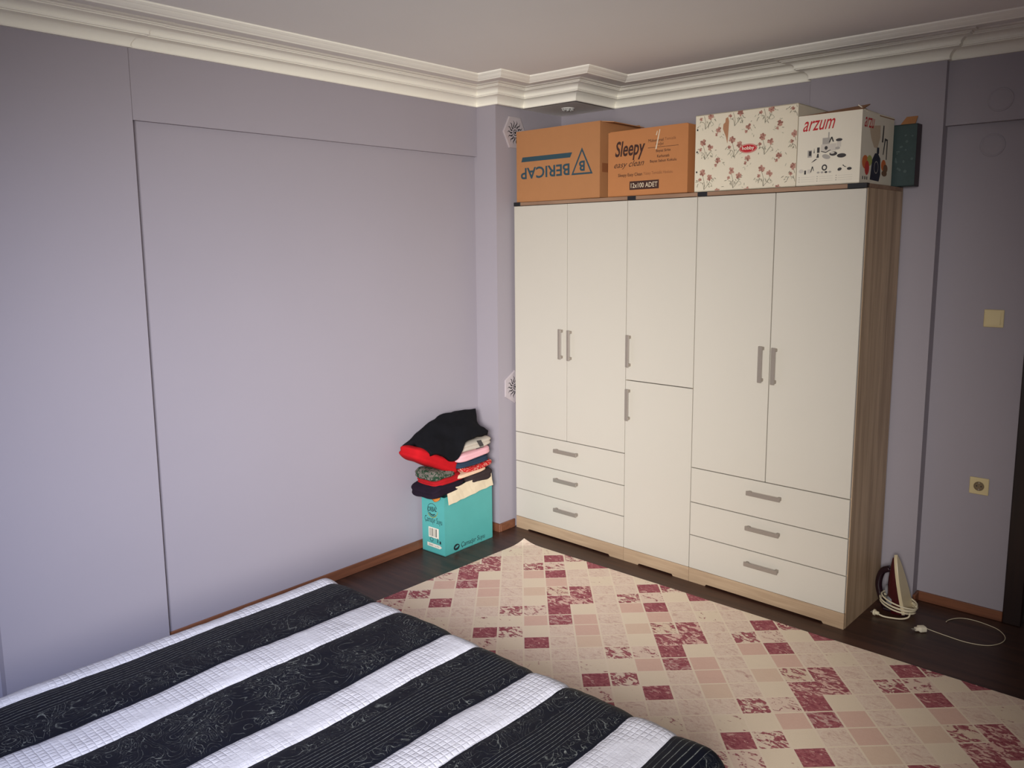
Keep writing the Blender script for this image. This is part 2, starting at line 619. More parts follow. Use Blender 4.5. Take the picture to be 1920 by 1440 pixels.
# ---------------------------------------------------------------- flue covers with a sun on the corner column
def sun_plate(y, zz, rot, label):
    t = thing('sun_vent_cover', label, 'vent cover', (XC, y, zz), 0, 'sun covers on the corner column')
    bm = bmesh.new()
    R_ = 0.108
    hexa = [(R_ * math.cos(math.radians(60 * k + rot)), R_ * math.sin(math.radians(60 * k + rot))) for k in range(6)]
    bm_loft(bm, [[(0.0, a, b_) for a, b_ in hexa], [(0.005, a, b_) for a, b_ in hexa], [(0.008, a * 0.94, b_ * 0.94) for a, b_ in hexa]])
    M_ = plain('pale_cover_paint', (180, 170, 174), 0.5, 0.02, 12)
    obj('plate', bm, M_, t)
    for k in range(14):
        a = 2 * math.pi * k / 14
        pts = []
        for i in range(9):
            s = i / 8
            rr = 0.028 + s * 0.046
            wv = 0.0050 * math.sin(s * 2 * math.pi * 1.1)
            pts.append((rr, wv, 0.0036 * (1 - s) + 0.0012 * math.sin(math.pi * s) + 0.0006))
        bm = bmesh.new()
        for i in range(8):
            q4 = []
            for (rr, wv, w_) in ((pts[i][0], pts[i][1], pts[i][2]), (pts[i + 1][0], pts[i + 1][1], pts[i + 1][2])):
                q4.append((rr, wv - w_, wv + w_))
            P = [(q4[0][0], q4[0][1]), (q4[0][0], q4[0][2]), (q4[1][0], q4[1][2]), (q4[1][0], q4[1][1])]
            vs_ = [bm.verts.new((0.0086, x * math.cos(a) - y_ * math.sin(a), x * math.sin(a) + y_ * math.cos(a))) for x, y_ in P]
            bm.faces.new(vs_)
        obj('ray', bm, M_black, t)
    bm = bmesh.new()
    n = 20
    for r0, r1 in ((0.0, 0.008), (0.014, 0.019)):
        for k in range(n):
            a0, a1 = 2 * math.pi * k / n, 2 * math.pi * (k + 1) / n
            P = [(r0, a0), (r1, a0), (r1, a1), (r0, a1)]
            if r0 == 0:
                P = P[1:3] + [(0, 0)]
            bm.faces.new([bm.verts.new((0.0086, r * math.cos(a), r * math.sin(a))) for r, a in P])
    obj('sun_disc', bm, M_black, t)


sun_plate(0.030, 2.528, 0, 'pale hexagonal vent cover with black sun, near the ceiling beside cardboard box')
sun_plate(0.012, 0.935, 30, 'pale hexagonal vent cover with black sun, half hidden behind the wardrobe edge')

# ---------------------------------------------------------------- wardrobe: three units side by side
TH = -0.0299
H = 2.10
D = 0.475
CT, ST = math.cos(TH), math.sin(TH)


def W(x, y, z_):
    return (x * CT - y * ST, x * ST + y * CT, z_)


def handle(parent, x, z_, vert=True, L=0.182):
    """flat metal bar on two posts; a child of its door or drawer"""
    bm = bmesh.new()
    if vert:
        bm_box(bm, x - 0.011, x + 0.011, -0.030, -0.024, z_ - L / 2, z_ + L / 2, bev=0.002)
        for s in (-1, 1):
            bm_box(bm, x - 0.009, x + 0.009, -0.026, -0.0, z_ + s * (L / 2 - 0.012) - 0.008, z_ + s * (L / 2 - 0.012) + 0.008, bev=0.002)
    else:
        bm_box(bm, x - L / 2, x + L / 2, -0.030, -0.024, z_ - 0.011, z_ + 0.011, bev=0.002)
        for s in (-1, 1):
            bm_box(bm, x + s * (L / 2 - 0.012) - 0.008, x + s * (L / 2 - 0.012) + 0.008, -0.026, -0.0, z_ - 0.009, z_ + 0.009, bev=0.002)
    return obj('handle', bm, M_metal, parent)


def front(parent, name, x0, x1, z0, z1, hx=None, hz=None, vert=True):
    g = 0.0022
    o = box_obj(name, (x0 + g, x1 - g, 0.0, 0.018, z0 + g, z1 - g), M_white, parent, 0.0012)
    handle(o, hx, hz, vert)
    return o


def unit(x0, x1, label, kind):
    w = x1 - x0
    t = thing('wardrobe', label, 'wardrobe', W(x0, 0, 0), TH, 'wardrobe units')
    y0 = 0.019
    bm = bmesh.new()
    bm_box(bm, 0.0, 0.018, y0 if x0 > 0.01 else y0, D, 0, H - 0.02)
    obj('side_panel', bm, M_oak, t)
    bm = bmesh.new()
    xr = w
    bm_box(bm, xr - 0.018, xr, y0, D, 0, H - 0.02)
    obj('side_panel', bm, M_oak, t)
    box_obj('top_panel', (0.0, w, 0.0, D, H - 0.02, H), M_oakt, t, 0.0015)
    box_obj('back_panel', (0.018, w - 0.018, D - 0.006, D, 0.05, H - 0.02), M_oak, t)
    # plinth board with a shallow cut-out between two feet
    bm = bmesh.new()
    e = 0.10
    pe = w
    poly = [(0.001, 0.0), (e, 0.0), (e + 0.008, 0.010), (pe - e - 0.008, 0.010), (pe - e, 0.0), (pe - 0.001, 0.0), (pe - 0.001, 0.079), (0.001, 0.079)]
    bm_prism(bm, poly, 0.002, 0.018, 'y')
    obj('plinth', bm, M_oakx, t)
    # shelves inside
    box_obj('bottom_shelf', (0.018, w - 0.018, y0, D - 0.006, 0.079, 0.095), M_oak, t)
    # black corner caps at the top
    for cx in ((0.0, 0.055), (w - 0.055, w)):
        if (kind == 'left' and cx[0] > 0) or (kind == 'right' and cx[0] == 0.0) or kind == 'mid' or True:
            if kind == 'left' and cx[0] > 0:
                continue
            if kind == 'right' and cx[0] == 0.0:
                pass
            bm = bmesh.new()
            wd = 0.085 if (kind == 'right' and cx[0] > 0) else 0.055
            a = 0.0 if cx[0] == 0.0 else w - wd
            if kind == 'mid' and cx[0] > 0:
                bm.free()
                continue
            bm_box(bm, a, a + wd, -0.0025, 0.03, H - 0.021, H + 0.0015, bev=0.001)
            obj('corner_cap', bm, M_black, t)
    zt = H - 0.021
    if kind == 'mid':
        front(t, 'door', 0, w, 0.079, 1.0757, 0.027, 0.937, True)
        front(t, 'door', 0, w, 1.0757, zt, 0.027, 1.244, True)
    else:
        wr = w
        m_ = (0.4264 if kind == 'left' else 1.7144 - 1.2915)
        front(t, 'door', 0, m_, 0.6455, zt, m_ - 0.038, 1.245, True)
        front(t, 'door', m_, wr, 0.6455, zt, m_ + 0.030, 1.242, True)
        zs = (0.6455, 0.453, 0.268, 0.079)
        hc = 0.431 if kind == 'left' else 0.426
        for k in range(3):
            front(t, 'drawer', 0, wr, zs[k + 1], zs[k], hc, (0.578, 0.392, 0.200)[k], False)
    return t


unit(0.0, 0.8559, 'white wardrobe unit with two doors and three drawers next to the corner column', 'left')
unit(0.8559, 1.2915, 'narrow white wardrobe unit with upper and lower door and no drawers', 'mid')
unit(1.2915, 2.1378, 'white wardrobe unit with two doors and three drawers, oak side panel exposed', 'right')


# ---------------------------------------------------------------- boxes on the wardrobe
def carton(t, w, d, h, mat, wall=0.004, top=False):
    """open or closed carton: outer shell, front at y=0"""
    bm = bmesh.new()
    bm_box(bm, 0, w, 0, d, 0, 0.004)
    bm_box(bm, 0, w, 0, wall, 0, h)
    bm_box(bm, 0, w, d - wall, d, 0, h)
    bm_box(bm, 0, wall, wall, d - wall, 0, h)
    bm_box(bm, w - wall, w, wall, d - wall, 0, h)
    if top:
        bm_box(bm, 0, w, 0, d, h - 0.004, h)
    return obj('carton', bm, mat, t)


def flap(t, pts, mat, name='flap', th=0.004):
    """a cardboard flap: quad with thickness"""
    P = [Vector(p) for p in pts]
    n = (P[1] - P[0]).cross(P[2] - P[0]).normalized() * th
    bm = bmesh.new()
    bm_loft(bm, [P, [q_ + n for q_ in P]])
    return obj(name, bm, mat, t)


BERI = thing('cardboard_box', 'open brown cardboard box with upside-down slate lettering and triangle logo, on the wardrobe', 'box', W(0.018, 0.008, H + 0.002), TH, 'boxes on the wardrobe')
w, d, h = 0.640, 0.40, 0.425
carton(BERI, w, d, h, M_card)
flap(BERI, [(0.2, d, h), (w, d, h), (w - 0.02, d + 0.02, h + 0.014), (0.22, d + 0.02, h + 0.014)], M_card)
flap(BERI, [(w, 0.02, h), (w, d - 0.02, h), (w + 0.06, d - 0.05, h - 0.010), (w + 0.06, 0.05, h - 0.006)], M_card)
flap(BERI, [(0, 0.01, h - 0.002), (0, d - 0.01, h - 0.002), (0.17, d - 0.03, h - 0.03), (0.17, 0.03, h - 0.03)], M_cardin)
text_obj('BERICAP', 0.385, 0.068, (0.228, 0, 0.172), 'front', M_slate, BERI, rot=math.pi + 0.01, bold=0.02)
bm = bmesh.new()
flat_poly(bm, [(-0.195, -0.014), (0.19, -0.014), (0.205, 0.014), (-0.185, 0.014)], (0.235, 0, 0.254), 'front')
obj('printed_bar', bm, M_slate, BERI)
bm = bmesh.new()
tri_o, tri_i = [(-0.078, -0.070), (0.078, -0.070), (0.0, 0.082)], [(-0.062, -0.060), (0.062, -0.060), (0.0, 0.060)]
for k in range(3):
    flat_poly(bm, [tri_o[k], tri_o[(k + 1) % 3], tri_i[(k + 1) % 3], tri_i[k]], (0.512, 0, 0.208), 'front')
obj('triangle_logo', bm, M_slate, BERI)
text_obj('B', 0.042, 0.058, (0.512, 0, 0.186), 'front', M_slate, BERI, rot=math.pi, bold=0.03)
M_tape = plain('packing_tape', (150, 96, 62), 0.35, 0.04, 30)
bm = bmesh.new()
flat_poly(bm, [(0.0, -0.025), (0.12, -0.025), (0.12, 0.025), (0.0, 0.025)], (w, 0.02, 0.17), 'side')
obj('tape_strip', bm, M_tape, BERI)

SLP = thing('cardboard_box', 'orange-brown cardboard box with dark script lettering and a dark 12x100 ADET panel', 'box', W(0.716, 0.008, H + 0.002), TH - 0.012, 'boxes on the wardrobe')
w, d, h = 0.512, 0.39, 0.350
carton(SLP, w, d, h, M_card2)
flap(SLP, [(0.01, 0.004, h), (w - 0.01, 0.004, h), (w - 0.03, 0.19, h + 0.002), (0.03, 0.19, h + 0.002)], M_card2)
flap(SLP, [(0.01, d, h), (w - 0.01, d, h), (w - 0.03, 0.20, h + 0.004), (0.03, 0.20, h + 0.004)], M_card2)
text_obj('Sleepy', 0.200, 0.108, (0.148, 0, 0.245), 'front', M_dkbrown, SLP, shear=0.25, bold=0.02, rot=0.02)
text_obj('easy clean', 0.200, 0.042, (0.142, 0, 0.168), 'front', M_dkbrown, SLP, shear=0.45, rot=0.02)
text_obj('Mükemmel', 0.095, 0.016, (0.315, 0, 0.284), 'front', M_dkbrown, SLP)
text_obj('Temizlik', 0.070, 0.014, (0.405, 0, 0.286), 'front', M_fade, SLP)
text_obj('Doğal', 0.048, 0.016, (0.338, 0, 0.262), 'front', M_dkbrown, SLP)
bm = bmesh.new()
flat_poly(bm, [(-0.095, -0.001), (0.095, -0.001), (0.095, 0.001), (-0.095, 0.001)], (0.36, 0, 0.247), 'front')
obj('printed_rule', bm, M_dkbrown, SLP)
text_obj('Beyaz Sirke', 0.090, 0.018, (0.362, 0, 0.226), 'front', M_dkbrown, SLP, bold=0.01)
text_obj('Karbonatlı', 0.075, 0.015, (0.362, 0, 0.200), 'front', M_dkbrown, SLP, bold=0.01)
text_obj('Beyaz Sabun Kokulu', 0.165, 0.018, (0.362, 0, 0.174), 'front', M_dkbrown, SLP, bold=0.01)
text_obj('Sleepy Easy Clean', 0.160, 0.022, (0.150, 0, 0.112), 'front', M_dkbrown, SLP, bold=0.01)
text_obj('Yüzey Temizlik Havlusu', 0.185, 0.020, (0.330, 0, 0.113), 'front', M_fade, SLP)
bm = bmesh.new()
flat_poly(bm, [(-0.095, -0.023), (0.095, -0.023), (0.095, 0.023), (-0.095, 0.023)], (0.243, 0, 0.055), 'front')
obj('printed_panel', bm, M_dkbrown, SLP)
text_obj('12x100 ADET', 0.172, 0.026, (0.243, 0, 0.055), 'front', M_palep, SLP, off=0.0014, bold=0.01)
bm = bmesh.new()
flat_poly(bm, [(-0.018, -0.055), (-0.010, -0.055), (0.012, 0.045), (0.006, 0.045)], (0.33, 0, 0.292), 'front', 0.0012)
flat_poly(bm, [(-0.016, 0.018), (-0.010, 0.016), (-0.004, 0.038), (-0.008, 0.040)], (0.33, 0, 0.292), 'front', 0.0012)
obj('torn_scratch', bm, M_palep, SLP)

FLO = thing('floral_box', 'large white box with faded rose print and red oval logo, on the wardrobe', 'box', W(1.268, 0.006, H + 0.002), TH + 0.008, 'boxes on the wardrobe')
w, d, h = 0.536, 0.42, 0.382
M_flo = plain('ivory_box_card', (222, 212, 190), 0.65, 0.025, 12)
carton(FLO, w, d, h, M_flo, top=True)
M_rose1 = plain('faded_rose_print', (178, 132, 116), 0.7, 0.18, 120)
M_rose2 = plain('dusty_rose_print', (146, 96, 84), 0.7, 0.2, 120)
M_leaf = plain('grey_green_print', (128, 122, 104), 0.7, 0.15, 120)
M_lleaf = plain('pale_green_print', (168, 164, 144), 0.7, 0.1, 120)
rnd = random.Random(5)


def rose(bm, cx, cz, s, face, at0, lim):
    def poly(pl, mi, off):
        pl = [(min(max(a, 0.002), lim[0] - 0.002), min(max(b_, 0.002), lim[1] - 0.002)) for a, b_ in pl]
        area = sum(pl[i - 1][0] * pl[i][1] - pl[i][0] * pl[i - 1][1] for i in range(len(pl)))
        if abs(area) < 2e-6:
            return
        flat_poly(bm, pl, at0, face, off, mi)
    for k in range(6):
        a = k * math.pi / 3 + rnd.random()
        poly(ell(0.010 * s, 0.007 * s, cx + 0.010 * s * math.cos(a), cz + 0.010 * s * math.sin(a), 7, a), rnd.choice((0, 0, 1)), 0.0008 + 0.00012 * k)
    for k in range(3):
        a = rnd.random() * 6.28
        poly(ell(0.004 * s, 0.0026 * s, cx + 0.004 * s * math.cos(a), cz + 0.004 * s * math.sin(a), 6, a), 1, 0.0017 + 0.0001 * k)


def stem(bm, pts, wd, face, at0, lim, mi):
    P = spline([(a, b_, 0) for a, b_ in pts], 4)
    for p0, p1 in zip(P, P[1:]):
        dv = (p1 - p0).normalized()
        nv = Vector((-dv.y, dv.x, 0)) * wd
        q4 = [p0 - nv, p1 - nv, p1 + nv, p0 + nv]
        if all(0.002 < q_.x < lim[0] - 0.002 and 0.002 < q_.y < lim[1] - 0.002 for q_ in q4):
            flat_poly(bm, [(q_.x, q_.y) for q_ in q4], at0, face, 0.0006, mi)


def floral(face, at0, lim):
    bm = bmesh.new()
    dx, dz = 0.160, 0.150
    k = 0
    for i in range(-1, int(lim[0] / dx) + 2):
        for j in range(-1, int(lim[1] / dz) + 2):
            cx = i * dx + 0.045 + 0.0 * j
            cz = j * dz + 0.095
            # cluster: two or three blooms over thin stems
            for (ox, oz, s) in ((0.0, 0.0, 0.92), (0.040, -0.026, 0.85), (-0.014, -0.034, 0.5)):
                if -0.01 < cx + ox < lim[0] + 0.01 and -0.01 < cz + oz < lim[1] + 0.01:
                    rose(bm, cx + ox, cz + oz, s, face, at0, lim)
            for (ox, oz) in ((0.0, 0.0), (0.042, -0.024), (-0.014, -0.036)):
                stem(bm, [(cx + ox, cz + oz - 0.012), (cx + ox * 0.6 + 0.012, cz - 0.055), (cx + 0.010, cz - 0.085)], 0.0011, face, at0, lim, 2)
            for q_ in range(15):
                a = rnd.uniform(-2.8, -0.3)
                rr = rnd.uniform(0.035, 0.075)
                lx, lz = cx + 0.012 + rr * math.cos(a), cz - 0.012 + rr * math.sin(a)
                if 0.01 < lx < lim[0] - 0.01 and 0.01 < lz < lim[1] - 0.01:
                    flat_poly(bm, ell(rnd.uniform(0.005, 0.009), 0.0018, lx, lz, 6, a + rnd.uniform(-0.5, 0.5)), at0, face, 0.0007, rnd.choice((2, 2, 3)))
            # single sprig between clusters
            sx, sz = cx + 0.085, cz + 0.055
            if -0.01 < sx < lim[0] + 0.01 and -0.01 < sz < lim[1] + 0.01:
                rose(bm, sx, sz, 0.80, face, at0, lim)
                rose(bm, sx - 0.012, sz - 0.022, 0.45, face, at0, lim)
            for q_ in range(8):
                lx, lz = sx + rnd.uniform(-0.035, 0.04), sz + rnd.uniform(-0.05, 0.03)
                if 0.01 < lx < lim[0] - 0.01 and 0.01 < lz < lim[1] - 0.01:
                    flat_poly(bm, ell(rnd.uniform(0.004, 0.009), 0.0015, lx, lz, 6, rnd.uniform(0, 3.1)), at0, face, 0.00065, rnd.choice((2, 3, 3)))
            stem(bm, [(sx - 0.06, sz + 0.03), (sx - 0.045, sz + 0.044), (sx - 0.03, sz + 0.030), (sx - 0.045, sz + 0.022)], 0.0012, face, at0, lim, 3)
    return obj('floral_print', bm, [M_rose1, M_rose2, M_leaf, M_lleaf], FLO)


floral('front', (0, 0, 0), (w, h))
bm = bmesh.new()
flat_poly(bm, ell(0.047, 0.022, n=28), (0.292, 0, 0.196), 'front', 0.0026)
obj('oval_logo', bm, M_red, FLO)
bm = bmesh.new()
ring_strip(bm, 0.044, 0.0195, 0.0014, (0.292, 0, 0.196), 'front', 0.0030)
obj('logo_outline', bm, M_boxw, FLO)
text_obj('hobby', 0.064, 0.022, (0.292, 0, 0.196), 'front', M_boxw, FLO, off=0.0031, bold=0.02)
bm = bmesh.new()
flat_poly(bm, [(0.000, 0.062), (0.012, 0.066), (0.018, 0.045), (0.016, 0.0), (0.012, -0.062), (0.004, -0.030), (-0.014, 0.012), (-0.012, 0.035), (-0.002, 0.042)], (0.168, 0, 0.290), 'front', 0.0027)
obj('torn_patch', bm, plain('torn_cardboard', (172, 124, 92), 0.9, 0.05, 60), FLO)
for k, zz in enumerate((0.09, 0.19, 0.30)):
    bm = bmesh.new()
    flat_poly(bm, ell(0.0045, 0.005, n=10), (0.012, 0, zz + 0.01), 'front', 0.0024)
    obj('punch_hole', bm, M_black, FLO)

ARZ = thing('appliance_box', 'white appliance box with red italic lettering and kitchen machine pictures, at wardrobe end', 'box', W(1.810, 0.006, H + 0.002), TH - 0.02, 'boxes on the wardrobe')
w, d, h = 0.292, 0.385, 0.318
carton(ARZ, w, d, h, M_boxw)
flap(ARZ, [(0.006, 0.01, h - 0.002), (w - 0.006, 0.01, h - 0.002), (w - 0.03, 0.16, h + 0.040), (0.01, 0.16, h + 0.012)], M_cardin)
flap(ARZ, [(w, 0.05, h - 0.006), (w, 0.18, h - 0.006), (w - 0.05, 0.17, h + 0.022), (w - 0.05, 0.07, h + 0.030)], M_boxw)
flap(ARZ, [(w, 0.20, h - 0.01), (w, d, h - 0.01), (w - 0.04, d - 0.01, h + 0.010), (w - 0.05, 0.23, h + 0.018)], M_cardin)
flap(ARZ, [(0.02, d, h - 0.004), (w - 0.02, d, h - 0.004), (w - 0.05, d - 0.12, h + 0.006), (0.05, d - 0.12, h + 0.006)], M_boxw)
text_obj('arzum', 0.150, 0.045, (0.098, 0, 0.270), 'front', M_red, ARZ, shear=0.45, rot=0.02, bold=0.006)
bm = bmesh.new()      # pictures of the machine and its attachments: dark, grey, pale
A0 = (0, 0, 0)
G, DG, PL = 0, 1, 2


def P_(pl, mi, off=0.0009):
    flat_poly(bm, pl, A0, 'front', off, mi)


def rect(x0, x1, z0, z1):
    return [(x0, z0), (x1, z0), (x1, z1), (x0, z1)]


P_(rect(0.112, 0.182, 0.150, 0.182), PL)
P_(rect(0.118, 0.152, 0.182, 0.210), G)
P_(rect(0.143, 0.149, 0.210, 0.234), G)
P_(ell(0.0075, 0.0085, 0.136, 0.165, 12), DG, 0.0012)
for a, b_ in (((0.150, 0.188), (0.160, 0.212)), ((0.160, 0.212), (0.168, 0.190))):
    P_([(a[0] - 0.003, a[1]), (a[0] + 0.003, a[1]), (b_[0] + 0.003, b_[1]), (b_[0] - 0.003, b_[1])], DG, 0.0013)
P_([(0.112, 0.150), (0.135, 0.143), (0.158, 0.154), (0.155, 0.156), (0.135, 0.147), (0.114, 0.153)], DG, 0.0012)
P_(ell(0.015, 0.0065, 0.194, 0.196, 14), DG)
P_(rect(0.184, 0.204, 0.165, 0.192), PL, 0.0007)
P_(ell(0.011, 0.006, 0.189, 0.160, 12), G)
P_(rect(0.050, 0.070, 0.128, 0.160), G)
P_(rect(0.056, 0.068, 0.135, 0.156), DG, 0.0011)
P_([(0.078, 0.146), (0.083, 0.146), (0.081, 0.170)], DG)
P_(rect(0.094, 0.106, 0.146, 0.170), DG)
P_([(0.092, 0.124), (0.104, 0.124), (0.102, 0.142), (0.096, 0.142)], DG)
P_([(0.068, 0.103), (0.080, 0.108), (0.098, 0.119), (0.086, 0.118), (0.076, 0.110)], DG)
P_(ell(0.020, 0.010, 0.138, 0.126, 14, -0.3), G)
P_(ell(0.018, 0.0095, 0.170, 0.137, 14), DG)
P_(ell(0.010, 0.0045, 0.166, 0.141, 12), PL, 0.0012)
P_(ell(0.021, 0.0095, 0.208, 0.126, 16), DG)
P_(ell(0.012, 0.009, 0.022, 0.068, 12), PL)
P_(rect(0.037, 0.046, 0.052, 0.070), DG)
P_(rect(0.052, 0.066, 0.056, 0.074), PL)
P_([(0.066, 0.060), (0.070, 0.060), (0.076, 0.080), (0.080, 0.066), (0.083, 0.066), (0.078, 0.086), (0.073, 0.086)], DG)
ring_strip(bm, 0.013, 0.014, 0.006, (0.132, 0, 0.078), 'front', 0.0009, DG, n=16)
for k in range(4):
    P_(ell(0.007, 0.0045, 0.104 + 0.018 * k, 0.057, 10), G if k != 2 else DG)
P_(ell(0.010, 0.007, 0.202, 0.066, 10, 0.3), DG)
P_([(0.214, 0.082), (0.226, 0.074), (0.234, 0.074), (0.222, 0.080), (0.218, 0.086)], DG)
P_(ell(0.011, 0.0065, 0.246, 0.066, 12), DG)
for cx in (0.012, 0.098, 0.186):
    for k in range(3):
        P_(rect(cx, cx + 0.0035, 0.018 + 0.010 * k, 0.0205 + 0.010 * k), DG)
        P_(rect(cx + 0.010, cx + 0.075, 0.0185 + 0.010 * k, 0.0192 + 0.010 * k), G)
obj('product_pictures', bm, [M_grey, M_dgrey, plain('pale_grey_print', (202, 194, 182), 0.6, 0.04, 60)], ARZ)
text_obj('arzu', 0.115, 0.044, (w, 0.085, 0.268), 'side', M_red, ARZ, shear=0.45, bold=0.004)
bm = bmesh.new()
SD = (w, 0, 0)
mats_s = [plain('navy_print', (26, 28, 50), 0.5, 0.15, 80), plain('tomato_print', (190, 52, 44), 0.6, 0.12, 80), plain('carrot_print', (206, 110, 54), 0.6, 0.12, 80),
          plain('lettuce_print', (168, 172, 96), 0.6, 0.12, 80), plain('bowl_print', (196, 176, 150), 0.6, 0.03, 40), plain('nut_print', (120, 88, 64), 0.6, 0.2, 120), M_dgrey, M_grey]


def S_(pl, mi, off=0.0009):
    flat_poly(bm, pl, SD, 'side', off, mi)


S_([(0.085, 0.255), (0.215, 0.268), (0.220, 0.215), (0.190, 0.165), (0.150, 0.165), (0.110, 0.205)], 4, 0.0006)
S_([(0.118, 0.020), (0.225, 0.016), (0.242, 0.050), (0.232, 0.120), (0.200, 0.142), (0.165, 0.140), (0.135, 0.110)], 0)
S_(rect(0.185, 0.212, 0.140, 0.168), 0, 0.0011)
ring_strip(bm, 0.026, 0.028, 0.004, (w, 0.185, 0.078), 'side', 0.0014, 7, n=18)
S_([(0.258, 0.140), (0.268, 0.140), (0.285, 0.205), (0.300, 0.205), (0.300, 0.120), (0.310, 0.120), (0.312, 0.212), (0.275, 0.216)], 6)
S_([(0.240, 0.195), (0.256, 0.195), (0.262, 0.270), (0.250, 0.272)], 6)
S_(ell(0.036, 0.030, 0.055, 0.095, 14), 2)
S_(ell(0.026, 0.032, 0.078, 0.070, 14), 1, 0.0012)
S_(ell(0.030, 0.024, 0.105, 0.104, 12), 3, 0.0010)
S_(ell(0.030, 0.026, 0.275, 0.092, 12), 2, 0.0007)
S_(ell(0.028, 0.020, 0.300, 0.078, 12), 5, 0.0010)
S_(ell(0.034, 0.014, 0.288, 0.056, 12), 5, 0.0011)
for k, a in enumerate((0.030, 0.055, 0.078)):
    S_(rect(a, a + 0.010, 0.018, 0.032), 6, 0.0010)
obj('side_pictures', bm, mats_s, ARZ)

GRN = thing('dark_green_box', 'worn dark teal-green box tucked behind the white appliance box on the wardrobe', 'box', W(1.86, 0.412, H + 0.002), TH, 'boxes on the wardrobe')
M_green = plain('dark_teal_card', (44, 62, 62), 0.5, 0.3, 30)
M_plum = plain('dark_plum_card', (52, 40, 46), 0.55, 0.2, 30)
carton(GRN, 0.345, 0.066, 0.288, M_green, top=True)
flap(GRN, [(0.27, 0.004, 0.288), (0.335, 0.004, 0.288), (0.330, 0.05, 0.325), (0.280, 0.05, 0.325)], M_card)
bm = bmesh.new()
flat_poly(bm, rect(0.0, 0.066, 0.0, 0.288), (0.345, 0, 0), 'side', 0.0008)
obj('side_print', bm, M_plum, GRN)
bm = bmesh.new()
rnd = random.Random(9)
for k in range(14):
    cx, cz = rnd.uniform(0.255, 0.335), rnd.uniform(0.03, 0.26)
    flat_poly(bm, ell(rnd.uniform(0.004, 0.010), rnd.uniform(0.003, 0.008), cx, cz, 7, rnd.random() * 3), (0, 0, 0), 'front', 0.0007 + 0.00005 * k)
obj('scuff_marks', bm, plain('grey_teal_scuff', (72, 88, 86), 0.6, 0.2, 60), GRN)['kind'] = 'stuff'

# ---------------------------------------------------------------- teal carton and the pile of clothes
TEAL = thing('teal_carton', 'open turquoise detergent carton with black lettering, standing in the corner under clothes', 'box', (-0.172, -0.672, 0.001), 0.02)
w, d, h = 0.192, 0.425, 0.362
M_teal = plain('turquoise_card', (82, 166, 160), 0.45, 0.10, 9)
carton(TEAL, w, d, h, M_teal)
M_inner = plain('cream_card_inside', (214, 198, 168), 0.85, 0.04, 20)
# flap folded outwards over the long side
bm = bmesh.new()
n = 12
rr_ = random.Random(3)
top_, bot_ = [], []
for k in range(n + 1):
    s = k / n
    yy = 0.02 + s * (d - 0.03)
    top_.append((w + 0.006, yy, h + 0.045 + 0.018 * s + rr_.uniform(-0.004, 0.004)))
    bot_.append((w + 0.020, yy, h - 0.045 + 0.035 * s + rr_.uniform(-0.003, 0.003)))
vt = [bm.verts.new(p) for p in top_]
vm = [bm.verts.new(((a[0] + b_[0]) / 2 + 0.004 * math.sin(k), (a[1] + b_[1]) / 2, (a[2] + b_[2]) / 2)) for k, (a, b_) in enumerate(zip(top_, bot_))]
vb = [bm.verts.new(p) for p in bot_]
for k in range(n):
    bm.faces.new((vt[k], vt[k + 1], vm[k + 1], vm[k]))
    bm.faces.new((vm[k], vm[k + 1], vb[k + 1], vb[k]))
o = obj('flap', bm, M_inner, TEAL)
o['label'] = 'crumpled cream flap folded out'
md = o.modifiers.new('thickness', 'SOLIDIFY')
md.thickness = 0.003
M_ink = plain('black_ink', (26, 40, 44), 0.6, 0.1, 80)
M_yel = plain('olive_yellow_print', (150, 148, 66), 0.6, 0.1, 80)
text_obj('Çamaşır Suyu', 0.148, 0.046, (0.098, 0, 0.202), 'front', M_ink, TEAL)
bm = bmesh.new()
ring_strip(bm, 0.042, 0.042, 0.003, (0.090, 0, 0.268), 'front', 0.0009, 0, 0.3, 5.6)
ring_strip(bm, 0.046, 0.048, 0.004, (0.090, 0, 0.268), 'front', 0.0010, 1, 3.7, 6.2)
ring_strip(bm, 0.030, 0.026, 0.007, (0.090, 0, 0.260), 'front', 0.0012, 0, 3.6, 5.6, 12)
obj('round_logo', bm, [M_ink, M_yel], TEAL)
text_obj('ORBAL', 0.074, 0.030, (0.090, 0, 0.274), 'front', M_ink, TEAL, shear=0.3, rot=0.12, off=0.0016, bold=0.012)
bm = bmesh.new()
flat_poly(bm, rect(0.055, 0.142, 0.096, 0.160), (0, 0, 0), 'front', 0.0009, 0)
x = 0.064
rb = random.Random(2)
while x < 0.132:
    ww = rb.choice((0.002, 0.0035, 0.005))
    flat_poly(bm, rect(x, x + ww, 0.104, 0.154), (0, 0, 0), 'front', 0.0014, 1)
    x += ww + rb.choice((0.002, 0.0035, 0.006))
obj('barcode_label', bm, [M_boxw, M_ink], TEAL)
bm = bmesh.new()
flat_poly(bm, [(0.042, 0.038), (0.150, 0.036), (0.166, 0.048), (0.150, 0.058), (0.042, 0.060)], (0, 0, 0), 'front', 0.0009, 0)
obj('arrow_label', bm, M_boxw, TEAL)
text_obj('20000 1 x 4 lt', 0.092, 0.010, (0.098, 0, 0.048), 'front', M_ink, TEAL, off=0.0014)
bm = bmesh.new()
ring_strip(bm, 0.014, 0.014, 0.003, (0.080, 0, 0.084), 'front', 0.0009)
obj('recycling_mark', bm, M_ink, TEAL)
bm = bmesh.new()
flat_poly(bm, [(0.128, 0.072), (0.136, 0.072), (0.134, 0.100), (0.130, 0.100)], (0, 0, 0), 'front', 0.0009)
obj('bottle_mark', bm, M_ink, TEAL)
bm = bmesh.new()
flat_poly(bm, [(0.148, 0.068), (0.160, 0.068), (0.160, 0.084), (0.148, 0.088)], (0, 0, 0), 'front', 0.0009)
obj('glass_mark', bm, M_ink, TEAL)
